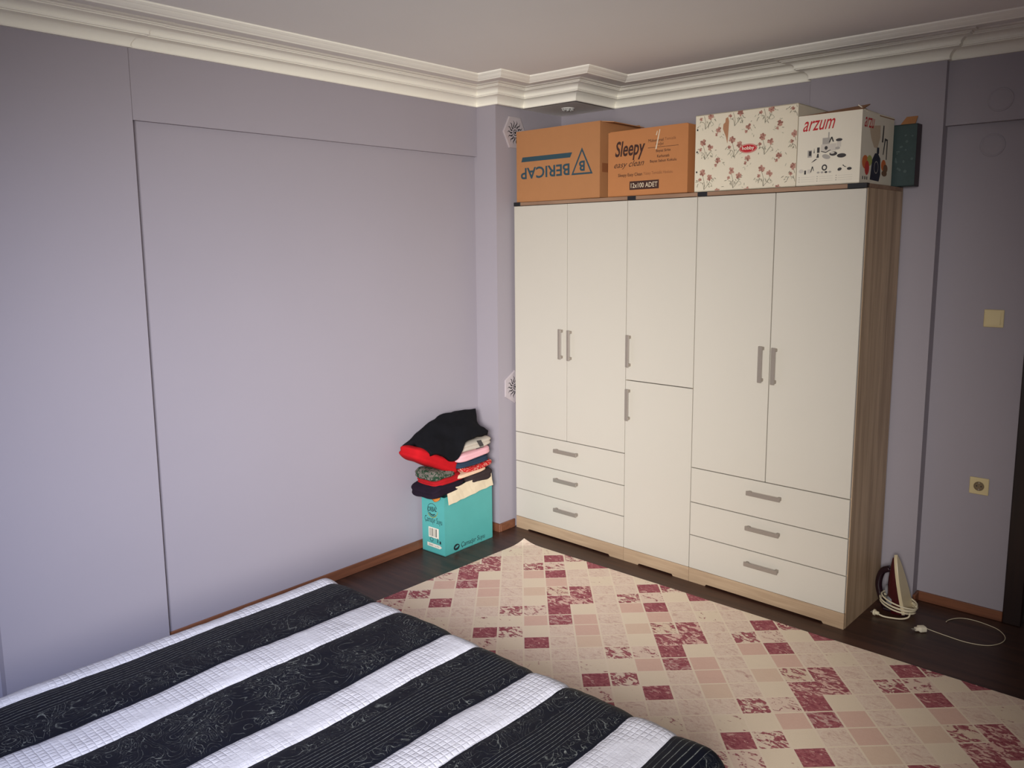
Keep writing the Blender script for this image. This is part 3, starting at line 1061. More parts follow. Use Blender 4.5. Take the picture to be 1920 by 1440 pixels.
text_obj('Çamaşır Suyu', 0.215, 0.040, (w, 0.245, 0.030), 'side', M_ink, TEAL, shear=0.15)
bm = bmesh.new()
flat_poly(bm, ell(0.026, 0.020, n=18), (w, 0.098, 0.032), 'side', 0.0009, 0)
flat_poly(bm, ell(0.016, 0.006, n=14, rot=0.3), (w, 0.100, 0.034), 'side', 0.0013, 1)
obj('side_logo', bm, [M_ink, M_teal], TEAL)


def fabric(name, col, var=0.12, scale=26, bump=0.25, col2=None, thr=(0.48, 0.54), pscale=40):
    m, nt, b = new_mat(name)
    tc = nd(nt, 'ShaderNodeTexCoord')
    c = lin(col)
    nz = noise_n(nt, tc.outputs['Object'], scale, 4, 0.6)
    base = mix_col(nt, nz, tuple(v * (1 - var) for v in c), tuple(min(1, v * (1 + var)) for v in c))
    if col2:
        pn = noise_n(nt, tc.outputs['Object'], pscale, 3, 0.6, 1.0)
        base = mix_col(nt, smooth(nt, pn, *thr), base, lin(col2))
    nt.links.new(base, b.inputs['Base Color'])
    b.inputs['Roughness'].default_value = 0.9
    b.inputs['Specular IOR Level'].default_value = 0.15
    b.inputs['Sheen Weight'].default_value = 0.0
    bump_n(nt, b, noise_n(nt, tc.outputs['Object'], 90, 3, 0.6), bump, 0.003)
    return m


def garment(name, label, mat, c, lx, ly, h, rotz=0.0, tilt=0.0, seed=0, droop=0.0, layers=2, amp=0.006):
    """folded garment: soft rounded slab with fold layers round its edge"""
    bm = bmesh.new()
    nu, nv = 56, 22
    rot = Matrix.Rotation(rotz, 3, 'Z') @ Matrix.Rotation(tilt, 3, 'X')
    rings = []
    sg = lambda v, e: math.copysign(abs(v) ** e, v)
    for j in range(nv + 1):
        ph = -math.pi / 2 + math.pi * j / nv
        ring = []
        for i in range(nu):
            th = 2 * math.pi * i / nu
            cr = sg(math.cos(ph), 0.28)
            x = lx / 2 * cr * sg(math.cos(th), 0.38)
            y = ly / 2 * cr * sg(math.sin(th), 0.38)
            zf = sg(math.sin(ph), 0.75)
            pinch = 1 - 0.05 * (0.5 + 0.5 * math.cos(zf * math.pi * layers)) * (abs(math.cos(ph)) ** 0.5)
            x *= pinch
            y *= pinch
            zz = h / 2 * zf
            p = Vector((x, y, zz))
            nn = noise.noise_vector(Vector((x * 14 + seed * 3.1, y * 14, zz * 22))) * amp
            p += Vector((nn.x, nn.y, nn.z * 0.8))
            if droop:
                e_ = max(0.0, (-y - ly * 0.18) / (ly * 0.32))
                p.z -= droop * e_ * e_
            ring.append(rot @ p)
        rings.append(ring)
    bm_loft(bm, rings)
    o = obj(name, bm, mat, None, True, loc=c)
    return tag(o, label, 'clothing', 'clothes piled on the turquoise carton')


def drape(name, label, mat, rows, th=0.012, n=8, amp=0.006, seed=0):
    """draped cloth interpolated through a net of points"""
    cols = [spline(r, n) for r in rows]
    grid = []
    m_ = len(cols[0])
    for k in range(m_):
        grid.append(spline([c_[k] for c_ in cols], n))
    bm = bmesh.new()
    V = []
    for k, colp in enumerate(grid):
        row = []
        for p in colp:
            nn = noise.noise_vector(Vector(p) * 16 + Vector((seed, 0, 0))) * amp
            row.append(bm.verts.new(p + nn))
        V.append(row)
    for a, b_ in zip(V, V[1:]):
        for k in range(len(a) - 1):
            bm.faces.new((a[k], a[k + 1], b_[k + 1], b_[k]))
    o = obj(name, bm, mat, None, True)
    md = o.modifiers.new('thickness', 'SOLIDIFY')
    md.thickness = th
    md.offset = -1
    return tag(o, label, 'clothing', 'clothes piled on the turquoise carton')


F_black = fabric('black_cotton', (16, 16, 20), 0.3, 20)
F_navy = fabric('dark_plum_knit', (32, 22, 34), 0.25, 30)
F_red = fabric('red_cotton', (186, 22, 30), 0.14, 18)
F_red2 = fabric('dark_red_knit', (168, 26, 32), 0.2, 30)
F_patt = fabric('green_grey_print', (110, 104, 96), 0.2, 40, 0.25, (38, 62, 44), (0.46, 0.54), 45)
F_cream = fabric('cream_cotton', (222, 188, 158), 0.05, 30)
F_dgrey = fabric('charcoal_knit', (56, 46, 46), 0.2, 40)
F_redp = fabric('red_white_print', (182, 30, 32), 0.1, 30, 0.25, (222, 170, 150), (0.56, 0.60), 90)
F_denim = fabric('navy_denim', (44, 58, 76), 0.18, 60)
F_pink = fabric('pale_pink_cotton', (226, 172, 178), 0.05, 30)
F_tee = fabric('grey_white_cotton', (188, 178, 164), 0.06, 30)
F_orange = fabric('orange_print', (206, 128, 58), 0.1, 40, 0.2, (70, 40, 30), (0.62, 0.66), 60)

garment('folded_sweater', 'dark plum knitted garment drooping over the rim of the turquoise carton', F_navy, (-0.078, -0.625, 0.412), 0.225, 0.28, 0.076, 0.03, 0.0, 1, 0.022, 2, 0.009)
garment('red_pullover', 'dark red garment between the plum knit and the green-grey printed one', F_red2, (-0.080, -0.600, 0.458), 0.205, 0.25, 0.046, 0.02, 0.0, 2, 0.012, 2, 0.006)
garment('folded_cardigan', 'charcoal garment rolled behind the cream carton flap', F_dgrey, (-0.075, -0.345, 0.425), 0.215, 0.22, 0.075, 0.0, 0.0, 3, 0, 2)
garment('folded_shirt', 'green and grey printed garment under the red one, near the carton rim', F_patt, (-0.080, -0.640, 0.497), 0.190, 0.20, 0.062, 0.0, -0.06, 4, 0.01, 3, 0.008)
garment('folded_blouse', 'thin cream garment lying under the red and white printed one', F_cream, (-0.068, -0.430, 0.470), 0.220, 0.27, 0.028, 0.0, 0.06, 5, 0, 1, 0.004)
garment('folded_scarf', 'red garment with white print below the navy denim', F_redp, (-0.062, -0.375, 0.497), 0.220, 0.26, 0.034, 0.0, 0.05, 6, 0, 1, 0.006)
garment('folded_jeans', 'folded navy denim trousers under the pale pink garment', F_denim, (-0.068, -0.415, 0.532), 0.215, 0.29, 0.044, 0.0, 0.03, 7, 0, 2, 0.004)
garment('pink_tshirt', 'pale pink folded garment between navy denim and grey-white shirt', F_pink, (-0.062, -0.415, 0.580), 0.225, 0.31, 0.050, 0.0, 0.05, 8, 0, 1, 0.005)
TEE = garment('folded_shirt', 'grey-white folded shirt with dark print under the black garment', F_tee, (-0.068, -0.400, 0.634), 0.215, 0.31, 0.062, 0.0, 0.03, 9, 0, 2, 0.006)
bm = bmesh.new()
flat_poly(bm, rect(-0.02, 0.05, -0.022, -0.017), (0.104, 0.01, 0), 'side', 0.0015)
flat_poly(bm, [(-0.005, 0.03), (0.035, 0.028), (0.06, -0.012), (0.025, -0.014)], (0.104, 0.0, 0), 'side', 0.0022)
obj('printed_mark', bm, M_dgrey, TEE)
garment('folded_trousers', 'bright red folded garment leaning out of the pile below the black one', F_red, (-0.085, -0.680, 0.585), 0.200, 0.385, 0.088, 0.0, -0.44, 10, 0, 2, 0.008)
rows = [
    [(-0.190, -0.80, 0.655), (-0.190, -0.69, 0.655), (-0.190, -0.58, 0.650), (-0.190, -0.48, 0.66), (-0.190, -0.38, 0.675), (-0.190, -0.28, 0.68)],
    [(-0.150, -0.83, 0.685), (-0.150, -0.71, 0.745), (-0.150, -0.59, 0.790), (-0.150, -0.48, 0.805), (-0.150, -0.38, 0.805), (-0.150, -0.265, 0.775)],
    [(-0.100, -0.80, 0.705), (-0.100, -0.70, 0.770), (-0.100, -0.58, 0.815), (-0.100, -0.48, 0.832), (-0.100, -0.38, 0.828), (-0.100, -0.265, 0.822)],
    [(-0.050, -0.80, 0.695), (-0.045, -0.70, 0.735), (-0.045, -0.59, 0.765), (-0.045, -0.48, 0.792), (-0.045, -0.39, 0.790), (-0.050, -0.305, 0.748)],
    [(0.005, -0.78, 0.680), (0.012, -0.70, 0.690), (0.015, -0.60, 0.672), (0.015, -0.49, 0.728), (0.015, -0.41, 0.742), (0.018, -0.315, 0.727)],
    [(0.030, -0.765, 0.660), (0.040, -0.695, 0.640), (0.050, -0.595, 0.585), (0.048, -0.505, 0.670), (0.050, -0.42, 0.700), (0.055, -0.315, 0.712)],
]
drape('draped_trousers', 'black garment heaped on the very top of the clothes pile', F_black, rows, 0.03, 8, 0.010, 3)
rows = [[(0.000, -0.684, 0.372), (-0.055, -0.686, 0.374), (-0.110, -0.684, 0.378)],
        [(0.004, -0.692, 0.358), (-0.040, -0.694, 0.350), (-0.090, -0.692, 0.366)],
        [(-0.004, -0.690, 0.348), (-0.040, -0.692, 0.334), (-0.078, -0.690, 0.358)]]
drape('orange_cloth', 'orange printed cloth corner hanging over the near rim of the turquoise carton', F_orange, rows, 0.003, 5, 0.002, 5)

# ---------------------------------------------------------------- bed and bedspread
BX0, BX1, BY1, BZ = 0.715, 2.435, -2.01, 0.488
BED = thing('bed', 'double bed under the navy and white striped bedspread', 'bed', (1.56, -3.2, 0))
M_matt = plain('mattress_ticking', (210, 206, 200), 0.8, 0.03, 20)
bx = (BX0 - 1.56 + 0.01, BX1 - 1.56 - 0.01)
box_obj('base', (bx[0] + 0.02, bx[1] - 0.02, -1.15, BY1 + 3.2 - 0.03, 0.08, 0.26), M_doorw, BED, 0.01)
box_obj('mattress', (bx[0], bx[1], -1.15, BY1 + 3.2 - 0.012, 0.26, BZ - 0.022), M_matt, BED, 0.05, 3)
for sx in (bx[0] + 0.05, bx[1] - 0.11):
    for sy in (-1.10, BY1 + 3.2 - 0.12):
        box_obj('leg', (sx, sx + 0.06, sy, sy + 0.06, 0.0, 0.08), M_doorw, BED)


def quilt_white():
    m, nt, b = new_mat('white_quilted_satin')
    uv = nd(nt, 'ShaderNodeUVMap', uv_map='UVMap')
    sep = nd(nt, 'ShaderNodeSeparateXYZ')
    nt.links.new(uv.outputs[0], sep.inputs[0])
    s, t_ = sep.outputs[0], sep.outputs[1]
    wv = noise_n(nt, uv.outputs[0], 22, 2, 0.5)
    gs = math_n(nt, 'FRACT', math_n(nt, 'MULTIPLY', s, 62.0))
    gt = math_n(nt, 'FRACT', math_n(nt, 'MULTIPLY', math_n(nt, 'ADD', t_, math_n(nt, 'MULTIPLY', wv, 0.006)), 48.0))
    hs = math_n(nt, 'ABSOLUTE', math_n(nt, 'SUBTRACT', gs, 0.5))
    ht = math_n(nt, 'ABSOLUTE', math_n(nt, 'SUBTRACT', gt, 0.5))
    hs = math_n(nt, 'POWER', math_n(nt, 'MULTIPLY', hs, 2.0), 4.0)
    ht = math_n(nt, 'POWER', math_n(nt, 'MULTIPLY', ht, 2.0), 4.0)
    gridm = smooth(nt, noise_n(nt, uv.outputs[0], 5, 1, 0.5), 0.35, 0.6)
    gr = math_n(nt, 'MULTIPLY', math_n(nt, 'MAXIMUM', hs, math_n(nt, 'MULTIPLY', ht, 0.8)), math_n(nt, 'ADD', math_n(nt, 'MULTIPLY', gridm, 0.8), 0.2))
    crk = noise_n(nt, uv.outputs[0], 60, 4, 0.65, 0.6)
    h_ = math_n(nt, 'SUBTRACT', math_n(nt, 'MULTIPLY', crk, 0.8), math_n(nt, 'MULTIPLY', gr, 0.9))
    c = mix_col(nt, math_n(nt, 'MULTIPLY', gr, 0.3), lin((184, 183, 191)), lin((146, 145, 158)))
    c = mix_col(nt, smooth(nt, crk, 0.55, 0.75), c, lin((202, 201, 206)))
    nt.links.new(c, b.inputs['Base Color'])
    b.inputs['Roughness'].default_value = 0.55
    bump_n(nt, b, h_, 0.45, 0.004)
    return m


def quilt_dark(name, zones, seed):
    """zones: list of (w0,w1,nlines) of straight stitching across the stripe; the rest is curly floral stitching.
    UV = metres across / along, second UV map 'band' = 0..1 across the stripe"""
    m, nt, b = new_mat(name)
    uv = nd(nt, 'ShaderNodeUVMap', uv_map='UVMap')
    ub = nd(nt, 'ShaderNodeUVMap', uv_map='band')
    sepb = nd(nt, 'ShaderNodeSeparateXYZ')
    nt.links.new(ub.outputs[0], sepb.inputs[0])
    wv = math_n(nt, 'ADD', sepb.outputs[0], math_n(nt, 'MULTIPLY', math_n(nt, 'SUBTRACT', noise_n(nt, uv.outputs[0], 9, 2, 0.5), 0.5), 0.02))
    mp = nd(nt, 'ShaderNodeMapping')
    nt.links.new(uv.outputs[0], mp.inputs[0])
    mp.inputs['Location'].default_value = (seed * 1.7, seed * 0.9, 0)
    lines = None
    zone = None
    for w0, w1, k in zones:
        inz = math_n(nt, 'MULTIPLY', math_n(nt, 'GREATER_THAN', wv, w0), math_n(nt, 'LESS_THAN', wv, w1))
        fr = math_n(nt, 'FRACT', math_n(nt, 'MULTIPLY', math_n(nt, 'SUBTRACT', wv, w0), k / (w1 - w0)))
        ln = math_n(nt, 'MULTIPLY', smooth(nt, math_n(nt, 'ABSOLUTE', math_n(nt, 'SUBTRACT', fr, 0.5)), 0.40, 0.49), inz)
        lines = ln if lines is None else math_n(nt, 'MAXIMUM', lines, ln)
        zone = inz if zone is None else math_n(nt, 'MAXIMUM', zone, inz)
    # curls: contour lines of a warped noise field, larger leaves and small spirals
    n1 = noise_n(nt, mp.outputs[0], 9.5, 0.6, 0.4, 1.2)
    c1 = math_n(nt, 'FRACT', math_n(nt, 'MULTIPLY', n1, 11.0))
    cl1 = smooth(nt, math_n(nt, 'ABSOLUTE', math_n(nt, 'SUBTRACT', c1, 0.5)), 0.43, 0.495)
    n2 = noise_n(nt, mp.outputs[0], 24, 0.5, 0.4, 1.4)
    c2 = math_n(nt, 'FRACT', math_n(nt, 'MULTIPLY', n2, 7.0))
    cl2 = smooth(nt, math_n(nt, 'ABSOLUTE', math_n(nt, 'SUBTRACT', c2, 0.5)), 0.42, 0.495)
    brk = smooth(nt, noise_n(nt, mp.outputs[0], 70, 3, 0.6), 0.42, 0.62)
    clump = smooth(nt, noise_n(nt, mp.outputs[0], 7.5, 1, 0.5), 0.40, 0.58)
    curl = math_n(nt, 'MAXIMUM', math_n(nt, 'MULTIPLY', cl1, math_n(nt, 'ADD', math_n(nt, 'MULTIPLY', clump, 0.5), 0.5)), math_n(nt, 'MULTIPLY', cl2, clump))
    curl = math_n(nt, 'MULTIPLY', curl, math_n(nt, 'ADD', math_n(nt, 'MULTIPLY', brk, 0.75), 0.25))
    if zone is not None:
        edge = math_n(nt, 'SUBTRACT', 1.0, zone)
        curl = math_n(nt, 'MULTIPLY', curl, edge)
        dash = smooth(nt, noise_n(nt, mp.outputs[0], 95, 2, 0.6), 0.38, 0.56)
        allm = math_n(nt, 'MAXIMUM', curl, math_n(nt, 'MULTIPLY', lines, math_n(nt, 'ADD', math_n(nt, 'MULTIPLY', dash, 0.6), 0.4)))
    else:
        allm = curl
    # plain margin at the seams
    mg = smooth(nt, math_n(nt, 'ABSOLUTE', math_n(nt, 'SUBTRACT', sepb.outputs[0], 0.5)), 0.44, 0.475)
    allm = math_n(nt, 'MULTIPLY', allm, math_n(nt, 'SUBTRACT', 1.0, mg))
    base = mix_col(nt, noise_n(nt, uv.outputs[0], 40, 3, 0.6), lin((6, 8, 17)), lin((13, 16, 28)))
    nt.links.new(mix_col(nt, math_n(nt, 'MULTIPLY', allm, 0.70), base, lin((128, 132, 128))), b.inputs['Base Color'])
    b.inputs['Roughness'].default_value = 0.6
    b.inputs['Specular IOR Level'].default_value = 0.18
    h_ = math_n(nt, 'SUBTRACT', math_n(nt, 'MULTIPLY', noise_n(nt, uv.outputs[0], 45, 3, 0.6), 0.5), math_n(nt, 'MULTIPLY', allm, 0.8))
    bump_n(nt, b, h_, 0.3, 0.003)
    return m


M_qw = quilt_white()
SPREAD = thing('bedspread', 'quilted bedspread in navy and silver-white stripes draped over the bed', 'bedspread', (0, 0, 0))
R = 0.075


def lip(s, s0):
    """distance s past the start of the edge rounding -> (advance, drop)"""
    if s <= 0:
        return 0.0, 0.0
    q_ = math.pi / 2 * R
    if s < q_:
        a = s / R
        return R * math.sin(a), R * (1 - math.cos(a))
    return R + 0.012 * min(1, (s - q_) / 0.2), R + (s - q_)


def spread_pt(s, t_):
    """s: metres across measured as x on the flat top, t: metres along as y on the flat top"""
    xl, xr, yf = BX0 + R - 0.04, BX1 + 0.035 - R, BY1 + 0.045 - R
    dx = dz1 = 0.0
    if s > xr:
        a, dz1 = lip(s - xr, xr)
        x = xr + a
    elif s < xl:
        a, dz1 = lip(xl - s, xl)
        x = xl - a
    else:
        x = s
    dz2 = 0.0
    if t_ > yf:
        a, dz2 = lip(t_ - yf, yf)
        y = yf + a
    else:
        y = t_
    z_ = BZ + 0.012 - math.hypot(dz1, dz2)
    nz = noise.noise(Vector((s * 2.2, t_ * 1.6, 0.3))) * 0.010 + noise.noise(Vector((s * 6, t_ * 5, 2.3))) * 0.004
    ex = max(0, min(1, dz2 / 0.1))
    return Vector((x, y + ex * 0.02 * noise.noise(Vector((s * 7, 0, 5))), max(0.05, z_ + nz)))


bands = [(0.37, 0.665, 'dark', [(0.3, 0.7, 6)]), (0.665, 0.785, 'white', None), (0.785, 1.045, 'dark', [(0.05, 0.46, 7)]), (1.045, 1.185, 'white', None),
         (1.185, 1.450, 'dark', []), (1.450, 1.577, 'white', None), (1.577, 1.822, 'dark', [(0.30, 0.80, 9)]), (1.822, 1.958, 'white', None),
         (1.958, 2.200, 'dark', [(0.32, 0.72, 8)]), (2.200, 2.345, 'white', None), (2.345, 2.640, 'dark', [(0.04, 0.34, 5)]), (2.640, 2.80, 'white', None)]
T0, T1 = -4.30, -1.62
for bi, (s0, s1, kind, zones) in enumerate(bands):
    mat = M_qw if kind == 'white' else quilt_dark('navy_quilted_satin_%d' % bi, zones, bi)
    bm = bmesh.new()
    l1 = bm.loops.layers.uv.new('UVMap')
    l2 = bm.loops.layers.uv.new('band')
    nu = max(8, int((s1 - s0) / 0.013))
    nt_ = 190
    grid = []
    for i in range(nu + 1):
        fu = i / nu
        row = []
        for j in range(nt_ + 1):
            t_ = T0 + (T1 - T0) * j / nt_
            wob = 0.004 * math.sin(t_ * 9 + bi) + 0.003 * noise.noise(Vector((bi, t_ * 4, 0)))
            wob2 = 0.004 * math.sin(t_ * 9 + bi + 1) + 0.003 * noise.noise(Vector((bi + 1, t_ * 4, 0)))
            s = (s0 + wob) * (1 - fu) + (s1 + wob2) * fu
            p = spread_pt(s, t_)
            e = 1e-3
            du = (spread_pt(s + e, t_) - p).cross(spread_pt(s, t_ + e) - p)
            nn = du.normalized() if du.length > 0 else Vector((0, 0, 1))
            puff = 0.007 * (1 - abs(2 * fu - 1) ** 6) + 0.002 * noise.noise(Vector((s * 30, t_ * 26, bi)))
            row.append((bm.verts.new(p + nn * puff), s, t_, fu))
        grid.append(row)
    for i in range(nu):
        for j in range(nt_):
            qd = (grid[i][j], grid[i + 1][j], grid[i + 1][j + 1], grid[i][j + 1])
            f = bm.faces.new([q_[0] for q_ in qd])
            for lp, q_ in zip(f.loops, qd):
                lp[l1].uv = (q_[1], q_[2])
                lp[l2].uv = (q_[3], q_[2])
    o = obj('stripe_panel', bm, mat, SPREAD, True)
    o['label'] = 'silver-white quilted stripe' if kind == 'white' else 'navy stripe with pale stitching'

# ---------------------------------------------------------------- rug
RX0, RX1, RY0, RY1 = 0.235, 3.25, -1.975, -0.188
UU, VV, OO = Vector((0.0735, -0.085)), Vector((0.0885, 0.085)), Vector((0.465, -0.282))
TAB = {-1: 'KHDM', 0: 'DcMM', 1: 'hMKM', 2: 'DMMH', 3: 'BSMB', 4: 'sSMC', 5: 'SCMb', 6: 'DBmC', 7: 'PBMh', 8: 'MbHB', 9: 'MMcC'}


def cell_type(i, j):
    d_ = i - j
    while d_ > 9:
        d_ -= 11
        j -= 1
    while d_ < -1:
        d_ += 11
        j += 1
    return TAB[d_][j % 4]


#            base colour           amount of dark rose, amount of mottling
CELLS = {'C': ((240, 222, 196), 0.0, 0.05), 'c': ((240, 222, 196), 0.14, 0.05), 'B': ((226, 188, 170), 0.0, 0.12), 'b': ((230, 202, 178), 0.0, 0.10),
         'M': ((230, 204, 184), 0.0, 0.8), 'm': ((230, 204, 184), 0.12, 0.8), 'D': ((206, 150, 144), 0.80, 0.5), 'P': ((192, 140, 138), 0.62, 0.5),
         'H': ((236, 214, 192), 0.60, 0.3), 'h': ((234, 208, 188), 0.40, 0.4), 'K': ((238, 220, 194), 0.26, 0.2), 'S': ((226, 184, 170), 0.64, 0.4), 's': ((232, 208, 182), 0.48, 0.2)}
GAP = ((242, 224, 200), 0.0, 0.0)


def rug_mat():
    m, nt, b = new_mat('rug_print')
    at = nd(nt, 'ShaderNodeAttribute', attribute_name='cell_colour')
    ap = nd(nt, 'ShaderNodeAttribute', attribute_name='cell_param')
    sp = nd(nt, 'ShaderNodeSeparateColor')
    nt.links.new(ap.outputs['Color'], sp.inputs[0])
    dark, mott = sp.outputs[0], sp.outputs[1]
    tc = nd(nt, 'ShaderNodeTexCoord')
    mp = nd(nt, 'ShaderNodeMapping')
    nt.links.new(tc.outputs['Object'], mp.inputs[0])
    mp.inputs['Rotation'].default_value = (0, 0, math.radians(-42))
    mp.inputs['Scale'].default_value = (1.0, 1.9, 1.0)
    n1 = noise_n(nt, mp.outputs[0], 21, 4, 0.64, 1.3)
    n2 = noise_n(nt, mp.outputs[0], 44, 4, 0.65, 0.9)
    # mottled paler and darker veins
    vein = smooth(nt, math_n(nt, 'ABSOLUTE', math_n(nt, 'SUBTRACT', n2, 0.5)), 0.0, 0.10)
    vm = math_n(nt, 'MULTIPLY', math_n(nt, 'SUBTRACT', 1.0, vein), math_n(nt, 'MULTIPLY', mott, 0.75))
    c = mix_col(nt, vm, at.outputs['Color'], lin((246, 230, 210)))
    dm = math_n(nt, 'MULTIPLY', smooth(nt, n1, 0.52, 0.66), math_n(nt, 'MULTIPLY', mott, 0.6))
    c = mix_col(nt, dm, c, lin((196, 150, 138)))
    # dark rose print, broken up by the noise
    thr = math_n(nt, 'SUBTRACT', 0.735, math_n(nt, 'MULTIPLY', dark, 0.44))
    f = math_n(nt, 'MULTIPLY', math_n(nt, 'SUBTRACT', n1, thr), 14.0)
    f = math_n(nt, 'MULTIPLY', smooth(nt, f, 0.0, 0.6), math_n(nt, 'GREATER_THAN', dark, 0.05))
    rose_c = mix_col(nt, smooth(nt, n2, 0.35, 0.65), lin((142, 62, 78)), lin((180, 106, 112)))
    c = mix_col(nt, f, c, rose_c)
    fine = noise_n(nt, tc.outputs['Object'], 260, 2, 0.6)
    c = mix_col(nt, math_n(nt, 'MULTIPLY', fine, 0.16), c, lin((166, 140, 120)))
    nt.links.new(c, b.inputs['Base Color'])
    b.inputs['Roughness'].default_value = 0.92
    b.inputs['Specular IOR Level'].default_value = 0.15
    bump_n(nt, b, noise_n(nt, tc.outputs['Object'], 420, 2, 0.6), 0.4, 0.002)
    return m


bm = bmesh.new()
lc = bm.faces.layers.int.new('cell')
kinds = list(CELLS.keys()) + ['gap']
vcache = {}


def rv(a, b_):
    k_ = (round(a * 1000), round(b_ * 1000))
    if k_ not in vcache:
        p = OO + UU * a + VV * b_
        vcache[k_] = bm.verts.new((p.x, p.y, 0.0))
    return vcache[k_]


g_ = 0.93
for i in range(-8, 48):
    for j in range(-26, 46):
        c_ = OO + UU * (i + 0.5) + VV * (j + 0.5)
        if not (RX0 - 0.2 < c_.x < RX1 + 0.2 and RY0 - 0.2 < c_.y < RY1 + 0.2):
            continue
        ty = cell_type(i, j)
        for (a0, a1, b0, b1, kk) in ((0, g_, 0, g_, ty), (g_, 1, 0, g_, 'gap'), (0, g_, g_, 1, 'gap'), (g_, 1, g_, 1, 'gap')):
            if kk == 'gap':
                if b0 == 0 and ty in 'S' and cell_type(i + 1, j) in 'SDs':
                    kk = 'S'
                if a0 == 0 and ty in 'S' and cell_type(i, j + 1) in 'SDs':
                    kk = 'S'
            f = bm.faces.new((rv(i + a0, j + b0), rv(i + a1, j + b0), rv(i + a1, j + b1), rv(i + a0, j + b1)))
            f[lc] = kinds.index(kk)
rot_r = -0.009
for co, no in (((RX0, 0, 0), (-1, 0.03, 0)), ((RX1, 0, 0), (1, 0, 0)), ((0, RY0, 0), (0, -1, 0)), ((RX0, RY1, 0), (0.011, 1, 0))):
    bmesh.ops.bisect_plane(bm, geom=bm.verts[:] + bm.edges[:] + bm.faces[:], plane_co=co, plane_no=no, clear_outer=True, dist=1e-6)
for k_ in range(1, 5):      # finer near the curled corner
    bmesh.ops.bisect_plane(bm, geom=bm.verts[:] + bm.edges[:] + bm.faces[:], plane_co=(RX0 + 0.022 * k_, RY1 - 0.022 * k_, 0), plane_no=(1, -1, 0), dist=1e-6)
for v in bm.verts:
    v.co.z = 0.008 + 0.0015 * noise.noise(Vector((v.co.x * 3, v.co.y * 3, 0)))
    e_ = max(0.0, 0.12 - ((v.co.x - RX0) + (RY1 - v.co.y))) / 0.12
    v.co.z += 0.020 * e_ * e_
bound = [e for e in bm.edges if e.is_boundary]
ret = bmesh.ops.extrude_edge_only(bm, edges=bound)
for v in [g for g in ret['geom'] if isinstance(g, bmesh.types.BMVert)]:
    v.co.z -= 0.0075
for f in bm.faces:
    if f.normal.z < 0:
        f.normal_flip()
me = bpy.data.meshes.new('rug')
ids = [f[lc] for f in bm.faces]
bm.to_mesh(me)
bm.free()
ca = me.attributes.new('cell_colour', 'FLOAT_COLOR', 'FACE')
cp = me.attributes.new('cell_param', 'FLOAT_COLOR', 'FACE')
rr = random.Random(11)
for k_, idx in enumerate(ids):
    kk = kinds[idx]
    col, dk, mt = GAP if kk == 'gap' else CELLS[kk]
    ca.data[k_].color = (*lin(col), 1)
    cp.data[k_].color = (dk, mt, 0, 1)
me.materials.append(rug_mat())
rug = bpy.data.objects.new('rug', me)
C.objects.link(rug)
tag(rug, 'cream and dusty-pink rug printed with diagonal squares and wine-red patches', 'rug')

# ---------------------------------------------------------------- iron standing on its heel by the wardrobe
IRON = thing('steam_iron', 'dark red steam iron standing upright with its cream cord wound round, beside the wardrobe', 'iron', (2.312, 0.312, 0.0), -0.10)
lean = math.radians(-15)
RL = Matrix.Rotation(lean, 3, 'Y')


def IP(n_, l_, v):
    """n: towards the soleplate, l: sideways, v: up along the sole"""
    p = RL @ Vector((n_, l_, v))
    return Vector((p.x, p.y, p.z + 0.012))


def sole_w(v):
    s = max(0.0, 1 - v / 0.285)
    return 0.056 * (1 - (1 - s) ** 2.2) ** 0.75 if s > 0 else 0.0


M_sole = plain('cream_soleplate', (210, 194, 160), 0.35, 0.03, 30)
M_ired = plain('dark_red_plastic', (66, 14, 22), 0.2, 0.15, 12, coat=0.3)
M_idark = plain('dark_plum_plastic', (34, 16, 24), 0.25, 0.15, 20)
M_igrey = plain('grey_plastic', (128, 128, 132), 0.3, 0.05, 20)
vsamp = [0.0, 0.03, 0.07, 0.11, 0.15, 0.19, 0.22, 0.25, 0.27, 0.2845]
left = [(sole_w(v), v) for v in vsamp]
outl = [(a, v) for a, v in left] + [(-a, v) for a, v in reversed(left[:-1])]
bm = bmesh.new()
bm_loft(bm, [[IP(0.0, a, v) for a, v in outl], [IP(0.012, a, v) for a, v in outl], [IP(0.015, a * 0.94, 0.004 + v * 0.985) for a, v in outl]])
obj('soleplate', bm, M_sole, IRON)
bm = bmesh.new()
rings = []
for v in (0.0, 0.02, 0.06, 0.10, 0.14, 0.18, 0.22, 0.25, 0.272):
    ww = sole_w(v) * 0.97 + 0.001
    dep = 0.085 * max(0.10, (1 - (v / 0.29) ** 1.6))
    ring = []
    for k in range(16):
        a = math.pi * k / 15
        ring.append(IP(-0.001 - dep * math.sin(a) ** 0.8, ww * math.cos(a), v))
    rings.append(ring)
bm_loft(bm, rings)
o = obj('body', bm, M_ired, IRON)
smooth_angle(o, 50)
bm = bmesh.new()
hp = spline([IP(-0.060, 0, 0.015), IP(-0.098, 0, 0.020), IP(-0.112, 0, 0.075), IP(-0.110, 0, 0.140), IP(-0.078, 0, 0.200), IP(-0.035, 0, 0.215)], 6)
bm_tube(bm, hp, [0.020] * 8 + [0.016] * (len(hp) - 8), 12)
obj('handle', bm, M_idark, IRON, True)
bm = bmesh.new()
bm_loft(bm, [[IP(-0.050 - d_, 0.028 * math.cos(2 * math.pi * k / 16), 0.105 + 0.028 * math.sin(2 * math.pi * k / 16)) for k in range(16)] for d_ in (0.0, 0.022)])
obj('temperature_dial', bm, M_igrey, IRON)
bm = bmesh.new()
bmesh.ops.create_icosphere(bm, subdivisions=2, radius=1.0)
for v in bm.verts:
    v.co = IP(-0.048 + v.co.x * 0.030, -0.026 + v.co.y * 0.026, 0.060 + v.co.z * 0.030)
obj('water_tank', bm, M_igrey, IRON, True)
bm = bmesh.new()
